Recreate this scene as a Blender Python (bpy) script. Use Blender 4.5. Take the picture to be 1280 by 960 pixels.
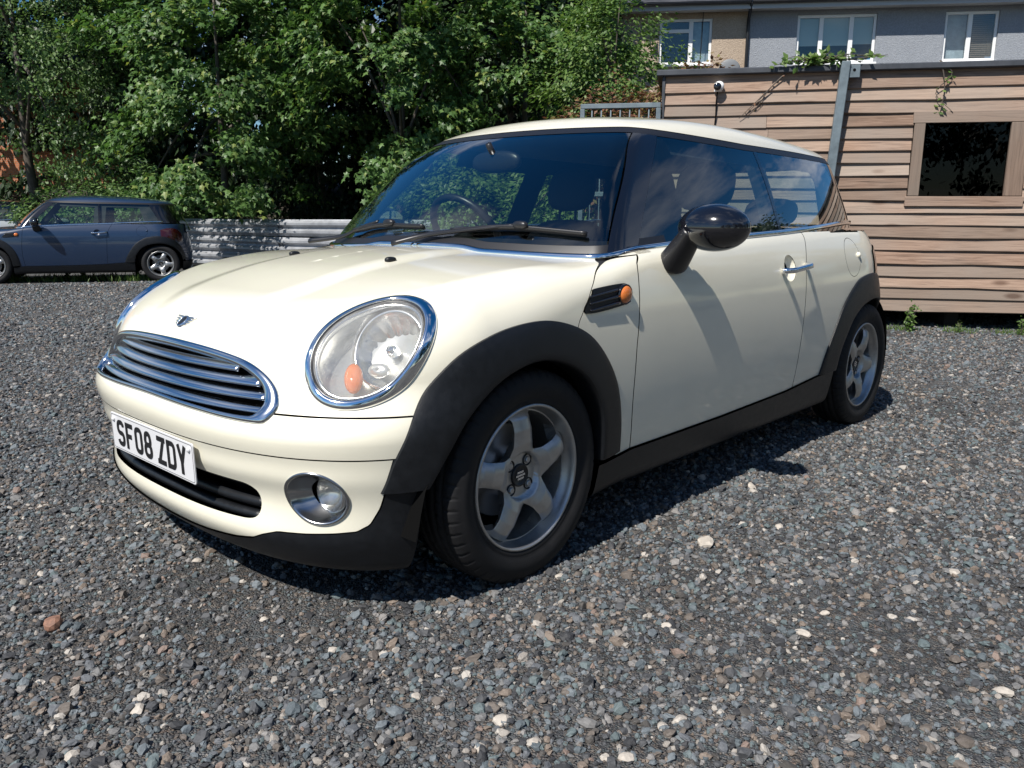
import bpy, bmesh, math, random
import numpy as np
from mathutils import Vector, Matrix

# ------------------------------------------------------------------ clear
for o in list(bpy.data.objects):
    bpy.data.objects.remove(o)
scene = bpy.context.scene
COL = scene.collection
random.seed(7)
RNG = np.random.default_rng(7)

# ------------------------------------------------------------------ camera
CAM = np.array([1.6037, 2.2208, 1.0018])
YAW, PITCH, ROLL, FPX = 3.8885, -0.2032, 0.0063, 1014.93
_d = np.array([math.cos(YAW)*math.cos(PITCH), math.sin(YAW)*math.cos(PITCH), math.sin(PITCH)])
_r = np.array([math.sin(YAW), -math.cos(YAW), 0.0])
_u = np.cross(_r, _d)
_r, _u = math.cos(ROLL)*_r+math.sin(ROLL)*_u, -math.sin(ROLL)*_r+math.cos(ROLL)*_u
cam_data = bpy.data.cameras.new('camera')
cam = bpy.data.objects.new('camera', cam_data)
COL.objects.link(cam)
cam_data.sensor_fit = 'HORIZONTAL'
cam_data.sensor_width = 36
cam_data.lens = FPX/1280*36
cam_data.clip_start = 0.05
cam_data.clip_end = 2000
m = Matrix.Identity(4)
for i in range(3):
    m[i][0] = _r[i]; m[i][1] = _u[i]; m[i][2] = -_d[i]; m[i][3] = CAM[i]
cam.matrix_world = m
scene.camera = cam
scene.render.resolution_x = 1024
scene.render.resolution_y = 768

# ------------------------------------------------------------------ sun and sky
SUN = Vector((0.80, 0.075, 1.0)).normalized()
elev = math.asin(SUN.z)
azim = math.atan2(SUN.x, SUN.y)
ld = bpy.data.lights.new('sun', 'SUN')
ld.energy = 5.0
ld.angle = math.radians(0.53)
ld.color = (1.0, 0.955, 0.89)
lo = bpy.data.objects.new('sun', ld)
COL.objects.link(lo)
lo.rotation_euler = SUN.to_track_quat('Z', 'Y').to_euler()
lo.location = (6, 1, 12)

world = bpy.data.worlds.new('World')
scene.world = world
world.use_nodes = True
nt = world.node_tree
nt.nodes.clear()
out = nt.nodes.new('ShaderNodeOutputWorld')
bg = nt.nodes.new('ShaderNodeBackground')
bg.inputs['Strength'].default_value = 0.070
sky = nt.nodes.new('ShaderNodeTexSky')
sky.sky_type = 'NISHITA'
sky.sun_disc = False
sky.sun_elevation = elev
sky.sun_rotation = azim
sky.altitude = 80
sky.air_density = 1.0
sky.dust_density = 0.3
sky.ozone_density = 3.2
# broken fair-weather cloud all round the sky (it shows in the glass and the chrome)
tc = nt.nodes.new('ShaderNodeTexCoord')
sep = nt.nodes.new('ShaderNodeSeparateXYZ')
nt.links.new(tc.outputs['Generated'], sep.inputs[0])
zz = nt.nodes.new('ShaderNodeMath'); zz.operation = 'ADD'; zz.inputs[1].default_value = 0.16
nt.links.new(sep.outputs['Z'], zz.inputs[0])
zm = nt.nodes.new('ShaderNodeMath'); zm.operation = 'MAXIMUM'; zm.inputs[1].default_value = 0.06
nt.links.new(zz.outputs[0], zm.inputs[0])
dv = nt.nodes.new('ShaderNodeVectorMath'); dv.operation = 'DIVIDE'
nt.links.new(tc.outputs['Generated'], dv.inputs[0])
cmb = nt.nodes.new('ShaderNodeCombineXYZ')
for k in range(3):
    nt.links.new(zm.outputs[0], cmb.inputs[k])
nt.links.new(cmb.outputs[0], dv.inputs[1])
noi = nt.nodes.new('ShaderNodeTexNoise')
noi.inputs['Scale'].default_value = 1.35
noi.inputs['Detail'].default_value = 9
noi.inputs['Roughness'].default_value = 0.58
noi.inputs['Distortion'].default_value = 0.35
nt.links.new(dv.outputs[0], noi.inputs['Vector'])
rmp = nt.nodes.new('ShaderNodeValToRGB')
rmp.color_ramp.elements[0].position = 0.50
rmp.color_ramp.elements[0].color = (0, 0, 0, 1)
rmp.color_ramp.elements[1].position = 0.74
rmp.color_ramp.elements[1].color = (0.9, 0.9, 0.9, 1)
nt.links.new(noi.outputs['Fac'], rmp.inputs[0])
mixc = nt.nodes.new('ShaderNodeMix'); mixc.data_type = 'RGBA'
mixc.inputs['B'].default_value = (9.5, 9.7, 10.2, 1)
nt.links.new(rmp.outputs['Color'], mixc.inputs['Factor'])
hsv = nt.nodes.new('ShaderNodeHueSaturation'); hsv.inputs['Saturation'].default_value = 1.36
nt.links.new(sky.outputs['Color'], hsv.inputs['Color'])
nt.links.new(hsv.outputs['Color'], mixc.inputs['A'])
nt.links.new(mixc.outputs['Result'], bg.inputs['Color'])
nt.links.new(bg.outputs[0], out.inputs[0])

scene.view_settings.view_transform = 'Standard'
scene.view_settings.look = 'None'
scene.view_settings.exposure = 0.45
scene.view_settings.gamma = 1.0
scene.view_settings.use_curve_mapping = False
scene.render.engine = 'CYCLES'

# ------------------------------------------------------------------ helpers: objects
def fast_mesh(name, V, F, N=None, smooth=True):
    V = np.asarray(V, np.float32); F = np.asarray(F, np.int32)
    k = F.shape[1]
    me = bpy.data.meshes.new(name)
    me.vertices.add(len(V)); me.vertices.foreach_set('co', V.ravel())
    me.loops.add(F.size); me.loops.foreach_set('vertex_index', F.ravel())
    me.polygons.add(len(F)); me.polygons.foreach_set('loop_start', np.arange(len(F), dtype=np.int32)*k)
    me.polygons.foreach_set('use_smooth', np.full(len(F), bool(smooth)))
    me.update(calc_edges=True)
    me.validate()
    if N is not None:
        me.normals_split_custom_set_from_vertices(np.asarray(N, np.float32).tolist())
    return me

def link(name, data, parent=None, mat=None):
    o = bpy.data.objects.new(name, data)
    COL.objects.link(o)
    if parent is not None:
        o.parent = parent
    if mat is not None and data is not None:
        if len(data.materials) == 0:
            data.materials.append(mat)
    return o

def mk(name, V, F, mat, parent=None, N=None, smooth=True):
    return link(name, fast_mesh(name, V, F, N, smooth), parent, mat)

def tag(o, label=None, cat=None, group=None, kind=None):
    if label: o['label'] = label
    if cat: o['category'] = cat
    if group: o['group'] = group
    if kind: o['kind'] = kind
    return o

def empty(name, loc=(0, 0, 0), rz=0.0):
    o = bpy.data.objects.new(name, None)
    COL.objects.link(o)
    o.location = loc; o.rotation_euler = (0, 0, rz)
    o.empty_display_size = 0.2
    return o

def tri(F):
    F = np.asarray(F)
    if F.shape[1] == 3: return F
    return np.concatenate([F[:, [0, 1, 2]], F[:, [0, 2, 3]]])

class MB:
    """collects pieces of ONE part"""
    def __init__(s): s.V = []; s.F = []; s.n = 0
    def add(s, V, F):
        V = np.asarray(V, float).reshape(-1, 3); F = tri(F)
        s.V.append(V); s.F.append(F+s.n); s.n += len(V); return s
    def build(s, name, mat, parent=None, smooth=True, N=None):
        return mk(name, np.concatenate(s.V), np.concatenate(s.F), mat, parent, N, smooth)

def cbox(x0, x1, y0, y1, z0, z1, b=0.0):
    """box with chamfered edges"""
    if b <= 0:
        V = np.array([[x, y, z] for x in (x0, x1) for y in (y0, y1) for z in (z0, z1)], float)
        F = np.array([[0, 1, 3, 2], [4, 6, 7, 5], [0, 4, 5, 1], [2, 3, 7, 6], [0, 2, 6, 4], [1, 5, 7, 3]])
        return V, F
    bm = bmesh.new()
    bmesh.ops.create_cube(bm, size=1)
    for v in bm.verts:
        v.co = ((x0+x1)/2+v.co.x*(x1-x0), (y0+y1)/2+v.co.y*(y1-y0), (z0+z1)/2+v.co.z*(z1-z0))
    bmesh.ops.bevel(bm, geom=bm.edges[:], offset=b, segments=1, affect='EDGES')
    bmesh.ops.triangulate(bm, faces=bm.faces[:])
    bm.verts.index_update()
    V = np.array([v.co[:] for v in bm.verts]); F = np.array([[v.index for v in f.verts] for f in bm.faces])
    bm.free()
    return V, F

def catmull(P, n, closed=False):
    """resample a polyline smoothly (centripetal-ish Catmull-Rom) to n points by arc length"""
    P = np.asarray(P, float)
    if closed: Q = np.concatenate([P[-1:], P, P[:2]])
    else: Q = np.concatenate([2*P[:1]-P[1:2], P, 2*P[-1:]-P[-2:-1]])
    out = []
    for i in range(1, len(Q)-2):
        t = np.linspace(0, 1, 16, endpoint=False)[:, None]
        a, b, c, d = Q[i-1], Q[i], Q[i+1], Q[i+2]
        out.append(.5*((2*b)+(-a+c)*t+(2*a-5*b+4*c-d)*t**2+(-a+3*b-3*c+d)*t**3))
    out = np.concatenate(out)
    if not closed: out = np.concatenate([out, P[-1:]])
    else: out = np.concatenate([out, out[:1]])
    L = np.concatenate([[0], np.cumsum(np.linalg.norm(np.diff(out, axis=0), axis=1))])
    s = np.linspace(0, L[-1], n, endpoint=not closed)
    return np.stack([np.interp(s, L, out[:, k]) for k in range(out.shape[1])], 1)

def sweep(path, prof, side=None, closed=False, scale=None, caps=True):
    """sweep a closed 2-D profile along a path; side = vectors giving the profile's first axis"""
    path = np.asarray(path, float); n = len(path); prof = np.asarray(prof, float); k = len(prof)
    if closed: T = np.roll(path, -1, 0)-np.roll(path, 1, 0)
    else: T = np.gradient(path, axis=0)
    T /= np.linalg.norm(T, axis=1, keepdims=True)+1e-12
    if side is None:
        ref = np.array([0, 0, 1.0])
        S = np.cross(T, ref); bad = np.linalg.norm(S, axis=1) < .15
        S[bad] = np.cross(T[bad], [0.3, 1, 0])
    else:
        S = np.broadcast_to(np.asarray(side, float), (n, 3)).copy()
        S -= T*(S*T).sum(1, keepdims=True)
    S /= np.linalg.norm(S, axis=1, keepdims=True)+1e-12
    U = np.cross(S, T)
    sc = np.ones(n) if scale is None else np.asarray(scale, float)
    V = path[:, None]+sc[:, None, None]*(prof[None, :, 0:1]*S[:, None]+prof[None, :, 1:2]*U[:, None])
    F = []
    m_ = n if closed else n-1
    i = np.arange(m_)[:, None]; j = np.arange(k)[None, :]
    a = i*k+j; b = i*k+(j+1) % k; c = ((i+1) % n)*k+(j+1) % k; d = ((i+1) % n)*k+j
    F = tri(np.stack([a, b, c, d], -1).reshape(-1, 4))
    V = V.reshape(-1, 3)
    if caps and not closed:
        c0 = len(V); V = np.concatenate([V, path[:1], path[-1:]])
        j = np.arange(k)
        F = np.concatenate([F, np.stack([np.full(k, c0), (j+1) % k, j], 1), np.stack([np.full(k, c0+1), (n-1)*k+j, (n-1)*k+(j+1) % k], 1)])
    return V, F

def circ(r, k=10, e=1.0):
    a = np.linspace(0, 2*np.pi, k, endpoint=False)
    return np.stack([r*np.cos(a), r*e*np.sin(a)], 1)

def tube(path, r, k=8, closed=False):
    if np.isscalar(r): return sweep(path, circ(r, k), closed=closed)
    return sweep(path, circ(1, k), closed=closed, scale=r)

def grid_faces(nu, nv, cu=False, cv=False):
    i = np.arange(nu if cu else nu-1)[:, None]; j = np.arange(nv if cv else nv-1)[None, :]
    return np.stack([(i*nv+j), ((i+1) % nu)*nv+j+0*i, ((i+1) % nu)*nv+(j+1) % nv, i*nv+(j+1) % nv], -1).reshape(-1, 4)

def lathe_y(prof, n=64):
    """prof rows (radius, y) revolved about the Y axis"""
    prof = np.asarray(prof, float); a = np.linspace(0, 2*np.pi, n, endpoint=False)
    V = np.stack([prof[None, :, 0]*np.cos(a)[:, None], np.broadcast_to(prof[None, :, 1], (n, len(prof))), prof[None, :, 0]*np.sin(a)[:, None]], -1).reshape(-1, 3)
    return V, tri(grid_faces(n, len(prof), cu=True))

def ellipsoid(c, r, nu=24, nv=14, p=1.0):
    a = np.linspace(0, 2*np.pi, nu, endpoint=False); b = np.linspace(-np.pi/2, np.pi/2, nv)
    sp = lambda t: np.sign(t)*np.abs(t)**p
    V = np.stack([c[0]+r[0]*sp(np.cos(a))[:, None]*sp(np.cos(b))[None], c[1]+r[1]*sp(np.sin(a))[:, None]*sp(np.cos(b))[None], np.broadcast_to(c[2]+r[2]*sp(np.sin(b))[None], (nu, nv))], -1).reshape(-1, 3)
    return V, tri(grid_faces(nu, nv, cu=True))

# ------------------------------------------------------------------ helpers: materials
def nmat(name):
    mt = bpy.data.materials.new(name); mt.use_nodes = True
    t = mt.node_tree
    return mt, t, t.nodes['Principled BSDF']

def node(t, kind, **kw):
    n = t.nodes.new(kind)
    for k, v in kw.items():
        if hasattr(n, k): setattr(n, k, v)
        else: n.inputs[k].default_value = v
    return n

def ramp(t, stops, interp='LINEAR'):
    n = t.nodes.new('ShaderNodeValToRGB'); cr = n.color_ramp; cr.interpolation = interp
    while len(cr.elements) < len(stops): cr.elements.new(0.5)
    for e, (p, c) in zip(cr.elements, stops):
        e.position = p; e.color = (*c, 1) if len(c) == 3 else c
    return n

def simple(name, col, rough=.5, metal=0.0, coat=0.0, coat_r=.03, spec=.5, noise=0.0, nscale=30, bump=0.0, bscale=200):
    mt, t, b = nmat(name)
    b.inputs['Base Color'].default_value = (*col, 1)
    b.inputs['Roughness'].default_value = rough
    b.inputs['Metallic'].default_value = metal
    b.inputs['Coat Weight'].default_value = coat
    b.inputs['Coat Roughness'].default_value = coat_r
    b.inputs['Specular IOR Level'].default_value = spec
    if noise or bump:
        co = node(t, 'ShaderNodeTexCoord')
    if noise:
        n = node(t, 'ShaderNodeTexNoise', Scale=nscale, Detail=6.0, Roughness=.65)
        t.links.new(co.outputs['Object'], n.inputs['Vector'])
        r = ramp(t, [(.3, tuple(c*(1-noise) for c in col)), (.7, tuple(min(1, c*(1+noise)) for c in col))])
        t.links.new(n.outputs['Fac'], r.inputs[0]); t.links.new(r.outputs[0], b.inputs['Base Color'])
        rr = node(t, 'ShaderNodeMapRange'); rr.inputs['To Min'].default_value = max(0, rough*(1-.35)); rr.inputs['To Max'].default_value = min(1, rough*1.35)
        t.links.new(n.outputs['Fac'], rr.inputs[0]); t.links.new(rr.outputs[0], b.inputs['Roughness'])
    if bump:
        n2 = node(t, 'ShaderNodeTexNoise', Scale=bscale, Detail=4.0)
        t.links.new(co.outputs['Object'], n2.inputs['Vector'])
        bp = node(t, 'ShaderNodeBump', Strength=bump, Distance=.002)
        t.links.new(n2.outputs['Fac'], bp.inputs['Height']); t.links.new(bp.outputs[0], b.inputs['Normal'])
    return mt

def thin_glass(name, tint, ior=1.5, gain=1.6, rough=0.0):
    mt, t, b = nmat(name)
    t.nodes.remove(b)
    o = [n for n in t.nodes if n.type == 'OUTPUT_MATERIAL'][0]
    tr = node(t, 'ShaderNodeBsdfTransparent'); tr.inputs['Color'].default_value = (*tint, 1)
    gl = node(t, 'ShaderNodeBsdfGlossy'); gl.inputs['Roughness'].default_value = rough; gl.inputs['Color'].default_value = (1, 1, 1, 1)
    fr = node(t, 'ShaderNodeFresnel')
    ge = node(t, 'ShaderNodeNewGeometry'); io = node(t, 'ShaderNodeMapRange'); io.inputs['To Min'].default_value = ior; io.inputs['To Max'].default_value = 1/ior
    t.links.new(ge.outputs['Backfacing'], io.inputs[0]); t.links.new(io.outputs[0], fr.inputs['IOR'])
    mu = node(t, 'ShaderNodeMath', operation='MULTIPLY', use_clamp=True); mu.inputs[1].default_value = gain
    mx = node(t, 'ShaderNodeMixShader')
    t.links.new(fr.outputs[0], mu.inputs[0]); t.links.new(mu.outputs[0], mx.inputs[0])
    t.links.new(tr.outputs[0], mx.inputs[1]); t.links.new(gl.outputs[0], mx.inputs[2]); t.links.new(mx.outputs[0], o.inputs['Surface'])
    return mt

def paint(name, col, dirt=.06):
    mt, t, b = nmat(name)
    co = node(t, 'ShaderNodeTexCoord')
    n = node(t, 'ShaderNodeTexNoise', Scale=3.0, Detail=8.0, Roughness=.7)
    t.links.new(co.outputs['Object'], n.inputs['Vector'])
    r = ramp(t, [(.25, tuple(c*(1-dirt) for c in col)), (.75, col)])
    t.links.new(n.outputs['Fac'], r.inputs[0])
    # road film with specks low down on the bodywork
    n3 = node(t, 'ShaderNodeTexNoise', Scale=160.0, Detail=3.0, Roughness=.6)
    t.links.new(co.outputs['Object'], n3.inputs['Vector'])
    sp = ramp(t, [(.68, (0, 0, 0)), (.78, (1, 1, 1))]); t.links.new(n3.outputs['Fac'], sp.inputs[0])
    sx = node(t, 'ShaderNodeSeparateXYZ'); t.links.new(co.outputs['Object'], sx.inputs[0])
    mr = node(t, 'ShaderNodeMapRange'); mr.inputs['From Min'].default_value = .62; mr.inputs['From Max'].default_value = .2
    mr.inputs['To Min'].default_value = .02; mr.inputs['To Max'].default_value = .32
    t.links.new(sx.outputs['Z'], mr.inputs[0])
    ml = node(t, 'ShaderNodeMath', operation='MULTIPLY'); t.links.new(sp.outputs[0], ml.inputs[0]); t.links.new(mr.outputs[0], ml.inputs[1])
    mx = node(t, 'ShaderNodeMix', data_type='RGBA'); mx.inputs['B'].default_value = (.16, .14, .115, 1)
    t.links.new(ml.outputs[0], mx.inputs['Factor']); t.links.new(r.outputs[0], mx.inputs['A'])
    t.links.new(mx.outputs['Result'], b.inputs['Base Color'])
    b.inputs['Roughness'].default_value = .38
    b.inputs['Coat Weight'].default_value = 1.0
    rr = node(t, 'ShaderNodeMapRange'); rr.inputs['To Min'].default_value = .004; rr.inputs['To Max'].default_value = .035
    t.links.new(n.outputs['Fac'], rr.inputs[0]); t.links.new(rr.outputs[0], b.inputs['Coat Roughness'])
    n2 = node(t, 'ShaderNodeTexNoise', Scale=900.0, Detail=1.0)
    t.links.new(co.outputs['Object'], n2.inputs['Vector'])
    bp = node(t, 'ShaderNodeBump', Strength=.02, Distance=.001)
    t.links.new(n2.outputs['Fac'], bp.inputs['Height']); t.links.new(bp.outputs[0], b.inputs['Coat Normal'])
    return mt

M = {}
M['cream'] = paint('cream_paint', (.80, .762, .622))
M['blue'] = paint('blue_paint', (.008, .024, .062), .10)
M['silver'] = paint('silver_paint', (.34, .36, .38))
M['trim'] = simple('black_plastic', (.0075, .0085, .0105), .40, spec=.36, noise=.25, nscale=40, bump=.25, bscale=900)
M['gloss'] = simple('gloss_black', (.006, .006, .008), .12, coat=1.0)
M['satin'] = simple('satin_black', (.012, .012, .014), .38)
M['dark'] = simple('inner_black', (.004, .004, .004), .9, spec=.05)
M['rubber'] = simple('tyre_rubber', (.009, .009, .010), .70, spec=.35, noise=.3, nscale=22, bump=.15, bscale=500)
M['chrome'] = simple('chrome', (.86, .87, .88), .055, 1.0)
M['dchrome'] = simple('grille_chrome', (.66, .68, .71), .13, 1.0)
M['alloy'] = simple('alloy', (.46, .46, .455), .40, .85, noise=.15, nscale=18)
M['disc'] = simple('brake_steel', (.28, .27, .26), .38, 1.0)
M['reflector'] = simple('lamp_reflector', (.74, .74, .73), .24, 1.0)
M['bezel'] = simple('lamp_bezel', (.66, .66, .64), .28, .6)
M['fogbezel'] = simple('fog_bezel', (.42, .43, .45), .20, 1.0)
M['windscreen'] = thin_glass('windscreen_glass', (.74, .83, .79), 1.52, 2.4)
M['sideglass'] = thin_glass('side_glass', (.72, .82, .77), 1.52, 2.1)
M['lens'] = thin_glass('lamp_lens', (.93, .93, .91), 1.5, 1.2)
def haze_lens(mt):
    t = mt.node_tree; o = [n for n in t.nodes if n.type == 'OUTPUT_MATERIAL'][0]; src = o.inputs['Surface'].links[0].from_socket
    df = node(t, 'ShaderNodeBsdfDiffuse'); df.inputs['Color'].default_value = (.75, .74, .70, 1)
    co = node(t, 'ShaderNodeTexCoord'); n = node(t, 'ShaderNodeTexNoise', Scale=22.0, Detail=6.0, Roughness=.7); t.links.new(co.outputs['Object'], n.inputs['Vector'])
    mr = node(t, 'ShaderNodeMapRange'); mr.inputs['From Min'].default_value = .3; mr.inputs['From Max'].default_value = .75; mr.inputs['To Min'].default_value = .08; mr.inputs['To Max'].default_value = .26
    mx = node(t, 'ShaderNodeMixShader'); t.links.new(n.outputs['Fac'], mr.inputs[0]); t.links.new(mr.outputs[0], mx.inputs[0]); t.links.new(src, mx.inputs[1]); t.links.new(df.outputs[0], mx.inputs[2]); t.links.new(mx.outputs[0], o.inputs['Surface'])
haze_lens(M['lens'])
M['amber'] = simple('amber_lens', (.88, .27, .04), .14, coat=.8)
def flute(mt):
    t = mt.node_tree; b = t.nodes['Principled BSDF']; co = node(t, 'ShaderNodeTexCoord')
    w = node(t, 'ShaderNodeTexWave', Scale=150.0, Distortion=.4); t.links.new(co.outputs['Object'], w.inputs['Vector'])
    r = ramp(t, [(.1, (.72, .15, .025)), (.9, (.90, .30, .07))]); t.links.new(w.outputs['Fac'], r.inputs[0]); t.links.new(r.outputs[0], b.inputs['Base Color'])
    b.inputs['Transmission Weight'].default_value = .25
flute(M['amber'])
M['red'] = simple('red_lens', (.05, .004, .004), .15, coat=.8)
M['plate'] = simple('plate_white', (.64, .64, .65), .30)
M['ink'] = simple('plate_black', (.008, .008, .009), .35)
M['fabric'] = simple('seat_cloth', (.022, .023, .026), .85, noise=.3, nscale=80)
M['lining'] = simple('grey_lining', (.28, .275, .26), .9)
M['mirrorglass'] = simple('mirror_glass', (.8, .8, .8), .02, 1.0)

# ------------------------------------------------------------------ car body: smooth solid functions (metres, front axle at x=0, forward +X)
def spl(xs,ys):
    xs=np.array(xs,float);ys=np.array(ys,float);n=len(xs);h=np.diff(xs)
    A=np.zeros((n,n));b=np.zeros(n);A[0,0]=A[-1,-1]=1
    for i in range(1,n-1):
        A[i,i-1]=h[i-1];A[i,i]=2*(h[i-1]+h[i]);A[i,i+1]=h[i];b[i]=6*((ys[i+1]-ys[i])/h[i]-(ys[i]-ys[i-1])/h[i-1])
    m=np.linalg.solve(A,b)
    def f(t):
        t=np.asarray(t,float);tc=np.clip(t,xs[0],xs[-1]);i=np.clip(np.searchsorted(xs,tc)-1,0,n-2)
        d=tc-xs[i];e=xs[i+1]-tc;hh=h[i]
        v=(m[i]*e**3+m[i+1]*d**3)/(6*hh)+(ys[i]/hh-m[i]*hh/6)*e+(ys[i+1]/hh-m[i+1]*hh/6)*d
        s0=(ys[1]-ys[0])/h[0]-h[0]/6*(m[1]); s1=(ys[-1]-ys[-2])/h[-1]+h[-1]/6*(m[-2])
        return v+np.where(t<xs[0],(t-xs[0])*s0,0)+np.where(t>xs[-1],(t-xs[-1])*s1,0)
    return f
def tab(f,a,b,n=2000):   # fast lookup
    g=np.linspace(a,b,n);v=f(g)
    return lambda t:np.interp(t,g,v)
def smax(a,b,k):
    h=np.maximum(k-np.abs(a-b),0)/k
    return np.maximum(a,b)+h*h*k*.25
def sstep(a,b,x):
    t=np.clip((x-a)/(b-a),0,1);return t*t*(3-2*t)
X0=.15;X1=-2.34
Fx=tab(spl([.08,.12,.17,.21,.25,.30,.34,.375,.41,.44,.475,.51,.54,.60,.66,.72,.80,.90,1.0],[.53,.598,.644,.664,.660,.653,.662,.677,.682,.690,.697,.690,.674,.652,.632,.60,.54,.46,.40]),0,1.2)
Rx=tab(spl([.1,.2,.3,.45,.55,.7,.85,.95,1.05],[-2.85,-2.92,-2.955,-2.97,-2.96,-2.93,-2.90,-2.87,-2.82]),0,1.2)
Ws=tab(spl([.10,.16,.25,.40,.52,.60,.68,.76,.82,.86,.90,.94,1.0],[.765,.779,.798,.8185,.8265,.828,.826,.819,.808,.796,.779,.757,.72]),0,1.2)
Hc=tab(spl([-.5,-.3,-.17,.02,.2,.4,.55,.65,.75],[.905,.897,.889,.870,.840,.793,.747,.703,.65]),-1,1)
BZ=tab(spl([-2.9,-2.43,-1.55,-.8,-.4],[.985,.977,.948,.911,.884]),-3.2,1)
BY=tab(spl([-2.6,-2.4,-2.0,-1.5,-1.0,-.6,-.4,-.1],[.665,.70,.735,.745,.740,.722,.706,.67]),-3.2,1)
def wtaper(x): return 1-.012*sstep(-.6,.2,x)
def lower(x,y,z):
    y=np.abs(y)
    b=Ws(z)*wtaper(x)
    a=Fx(z)-X0; ar=X1-Rx(z)
    fr=x>X0; ax=np.where(fr,a,ar)
    ex=np.where(fr,(x-X0)/a,np.where(x<X1,(X1-x)/ar,0))
    n=2.7-.54*sstep(.47,.61,z)*fr
    ey=y/b
    rho=(ex**n+ey**n+1e-9)**(1/n)
    g=np.sqrt((ex**(n-1)/ax)**2+(ey**(n-1)/b)**2+1e-9)/rho**(n-1)
    wall=(rho-1)/np.maximum(g,1.0)
    top=z-(Hc(x)-(.035+.02*sstep(.0,-.45,x))*y*y)
    yc=.705-.10*sstep(-.05,.45,x)
    fd=sstep(.42,.15,x)*sstep(-.5,-.1,x)
    top=top-.007*fd*sstep(.03,-.03,y-yc)-.010*sstep(.05,-.06,y-(.27-.06*sstep(.3,.6,x)))*sstep(.62,.45,x)+.010
    w=sstep(-.25,-.60,x)
    top=top*(1-w)+(z-BZ(x)-.004)*w
    k=.05+.11*sstep(-.45,.15,x)-.02*sstep(.2,.5,x)+.02*sstep(-2.2,-2.6,x)
    f=smax(wall,top,k)
    bot=.115+.05*sstep(-.0,-.5,x)-z
    return smax(f,bot,.04)
WA=np.array([.667,.745])
Rc=tab(spl([-3.0,-2.75,-2.6,-2.2,-1.8,-1.4,-1.1,-.9,-.75,-.6],[1.25,1.312,1.337,1.376,1.397,1.404,1.392,1.368,1.335,1.29]),-3.2,0)
GT=tab(spl([-3.0,-2.7,-2.3,-1.7,-1.2,-.88,-.6],[.46,.515,.555,.575,.560,.530,.49]),-3.2,0)
def gparts(x,y,z):
    y=np.abs(y)
    ws=WA[0]*(x+.30*y*y+.285)+WA[1]*(z-.885)+.03*np.clip(((z-1.11)/.23),-1,1)**2-.03
    yb=BY(x);yt=GT(x);t=(z-.93)/.39
    side=(y-(yb+(yt-yb)*t+.05*t*(1-t)))*.92
    roof=z-(Rc(x)-.13*y*y-.12*y**4)
    rear=(-(x+2.72)+.52*(z-1.31)+.60*y*y)*.82
    return ws,side,roof,rear
def green(x,y,z):
    ws,side,roof,rear=gparts(x,y,z)
    f=smax(ws,side,.05);f=smax(f,rear,.14);f=smax(f,roof,.06)
    return np.maximum(f,.80-z)
def body(x,y,z): return np.minimum(lower(x,y,z),green(x,y,z))
def grad(f,P,h=1e-4):
    x,y,z=P.T
    g=np.stack([f(x+h,y,z)-f(x-h,y,z),f(x,y+h,z)-f(x,y-h,z),f(x,y,z+h)-f(x,y,z-h)],1)
    return g/(np.linalg.norm(g,axis=1,keepdims=True)+1e-12)

# ------------------------------------------------------------------ surface extraction and panel cutting
def feval(f, P, chunk=400000):
    return np.concatenate([f(*P[i:i+chunk].T) for i in range(0, len(P), chunk)])

def surfnet(f, lo, hi, h):
    ax = [np.arange(lo[k], hi[k]+h, h) for k in range(3)]
    nx, ny, nz = map(len, ax)
    S = np.empty((nx, ny, nz))
    Y, Z = np.meshgrid(ax[1], ax[2], indexing='ij')
    for i in range(0, nx, 16):
        xs = ax[0][i:i+16][:, None, None]
        S[i:i+16] = f(np.broadcast_to(xs, (xs.shape[0], ny, nz)), Y[None], Z[None])
    ins = S < 0
    c = np.zeros((nx-1, ny-1, nz-1), np.int8)
    for a in (0, 1):
        for b in (0, 1):
            for d in (0, 1):
                c += ins[a:nx-1+a, b:ny-1+b, d:nz-1+d]
    act = (c > 0) & (c < 8)
    idx = np.full(act.shape, -1, np.int64); cells = np.argwhere(act); idx[act] = np.arange(len(cells))
    V = np.stack([ax[k][cells[:, k]]+h/2 for k in range(3)], 1)
    Q = []
    for k in range(3):
        sl0 = [slice(None)]*3; sl1 = [slice(None)]*3
        sl0[k] = slice(0, -1); sl1[k] = slice(1, None)
        ch = ins[tuple(sl0)] != ins[tuple(sl1)]
        e = np.argwhere(ch)
        u, v = (k+1) % 3, (k+2) % 3
        ok = (e[:, u] > 0) & (e[:, v] > 0) & (e[:, u] < (nx, ny, nz)[u]-1) & (e[:, v] < (nx, ny, nz)[v]-1)
        e = e[ok]
        q = []
        for du, dv_ in ((0, 0), (-1, 0), (-1, -1), (0, -1)):
            t = e.copy(); t[:, u] += du; t[:, v] += dv_
            q.append(idx[t[:, 0], t[:, 1], t[:, 2]])
        q = np.stack(q, 1)
        flip = ~ins[e[:, 0], e[:, 1], e[:, 2]]
        q[flip] = q[flip][:, ::-1]
        Q.append(q)
    Q = np.concatenate(Q); Q = Q[(Q >= 0).all(1)]
    for _ in range(6):
        g = graw(f, V); d = feval(f, V)
        st = d/(np.maximum((g*g).sum(1), .09))
        V = V-np.clip(st, -h, h)[:, None]*g
    return V, tri(Q)

def graw(f, P, h=1e-4):
    x, y, z = P.T
    return np.stack([f(x+h, y, z)-f(x-h, y, z), f(x, y+h, z)-f(x, y-h, z), f(x, y, z+h)-f(x, y, z-h)], 1)/(2*h)

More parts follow.
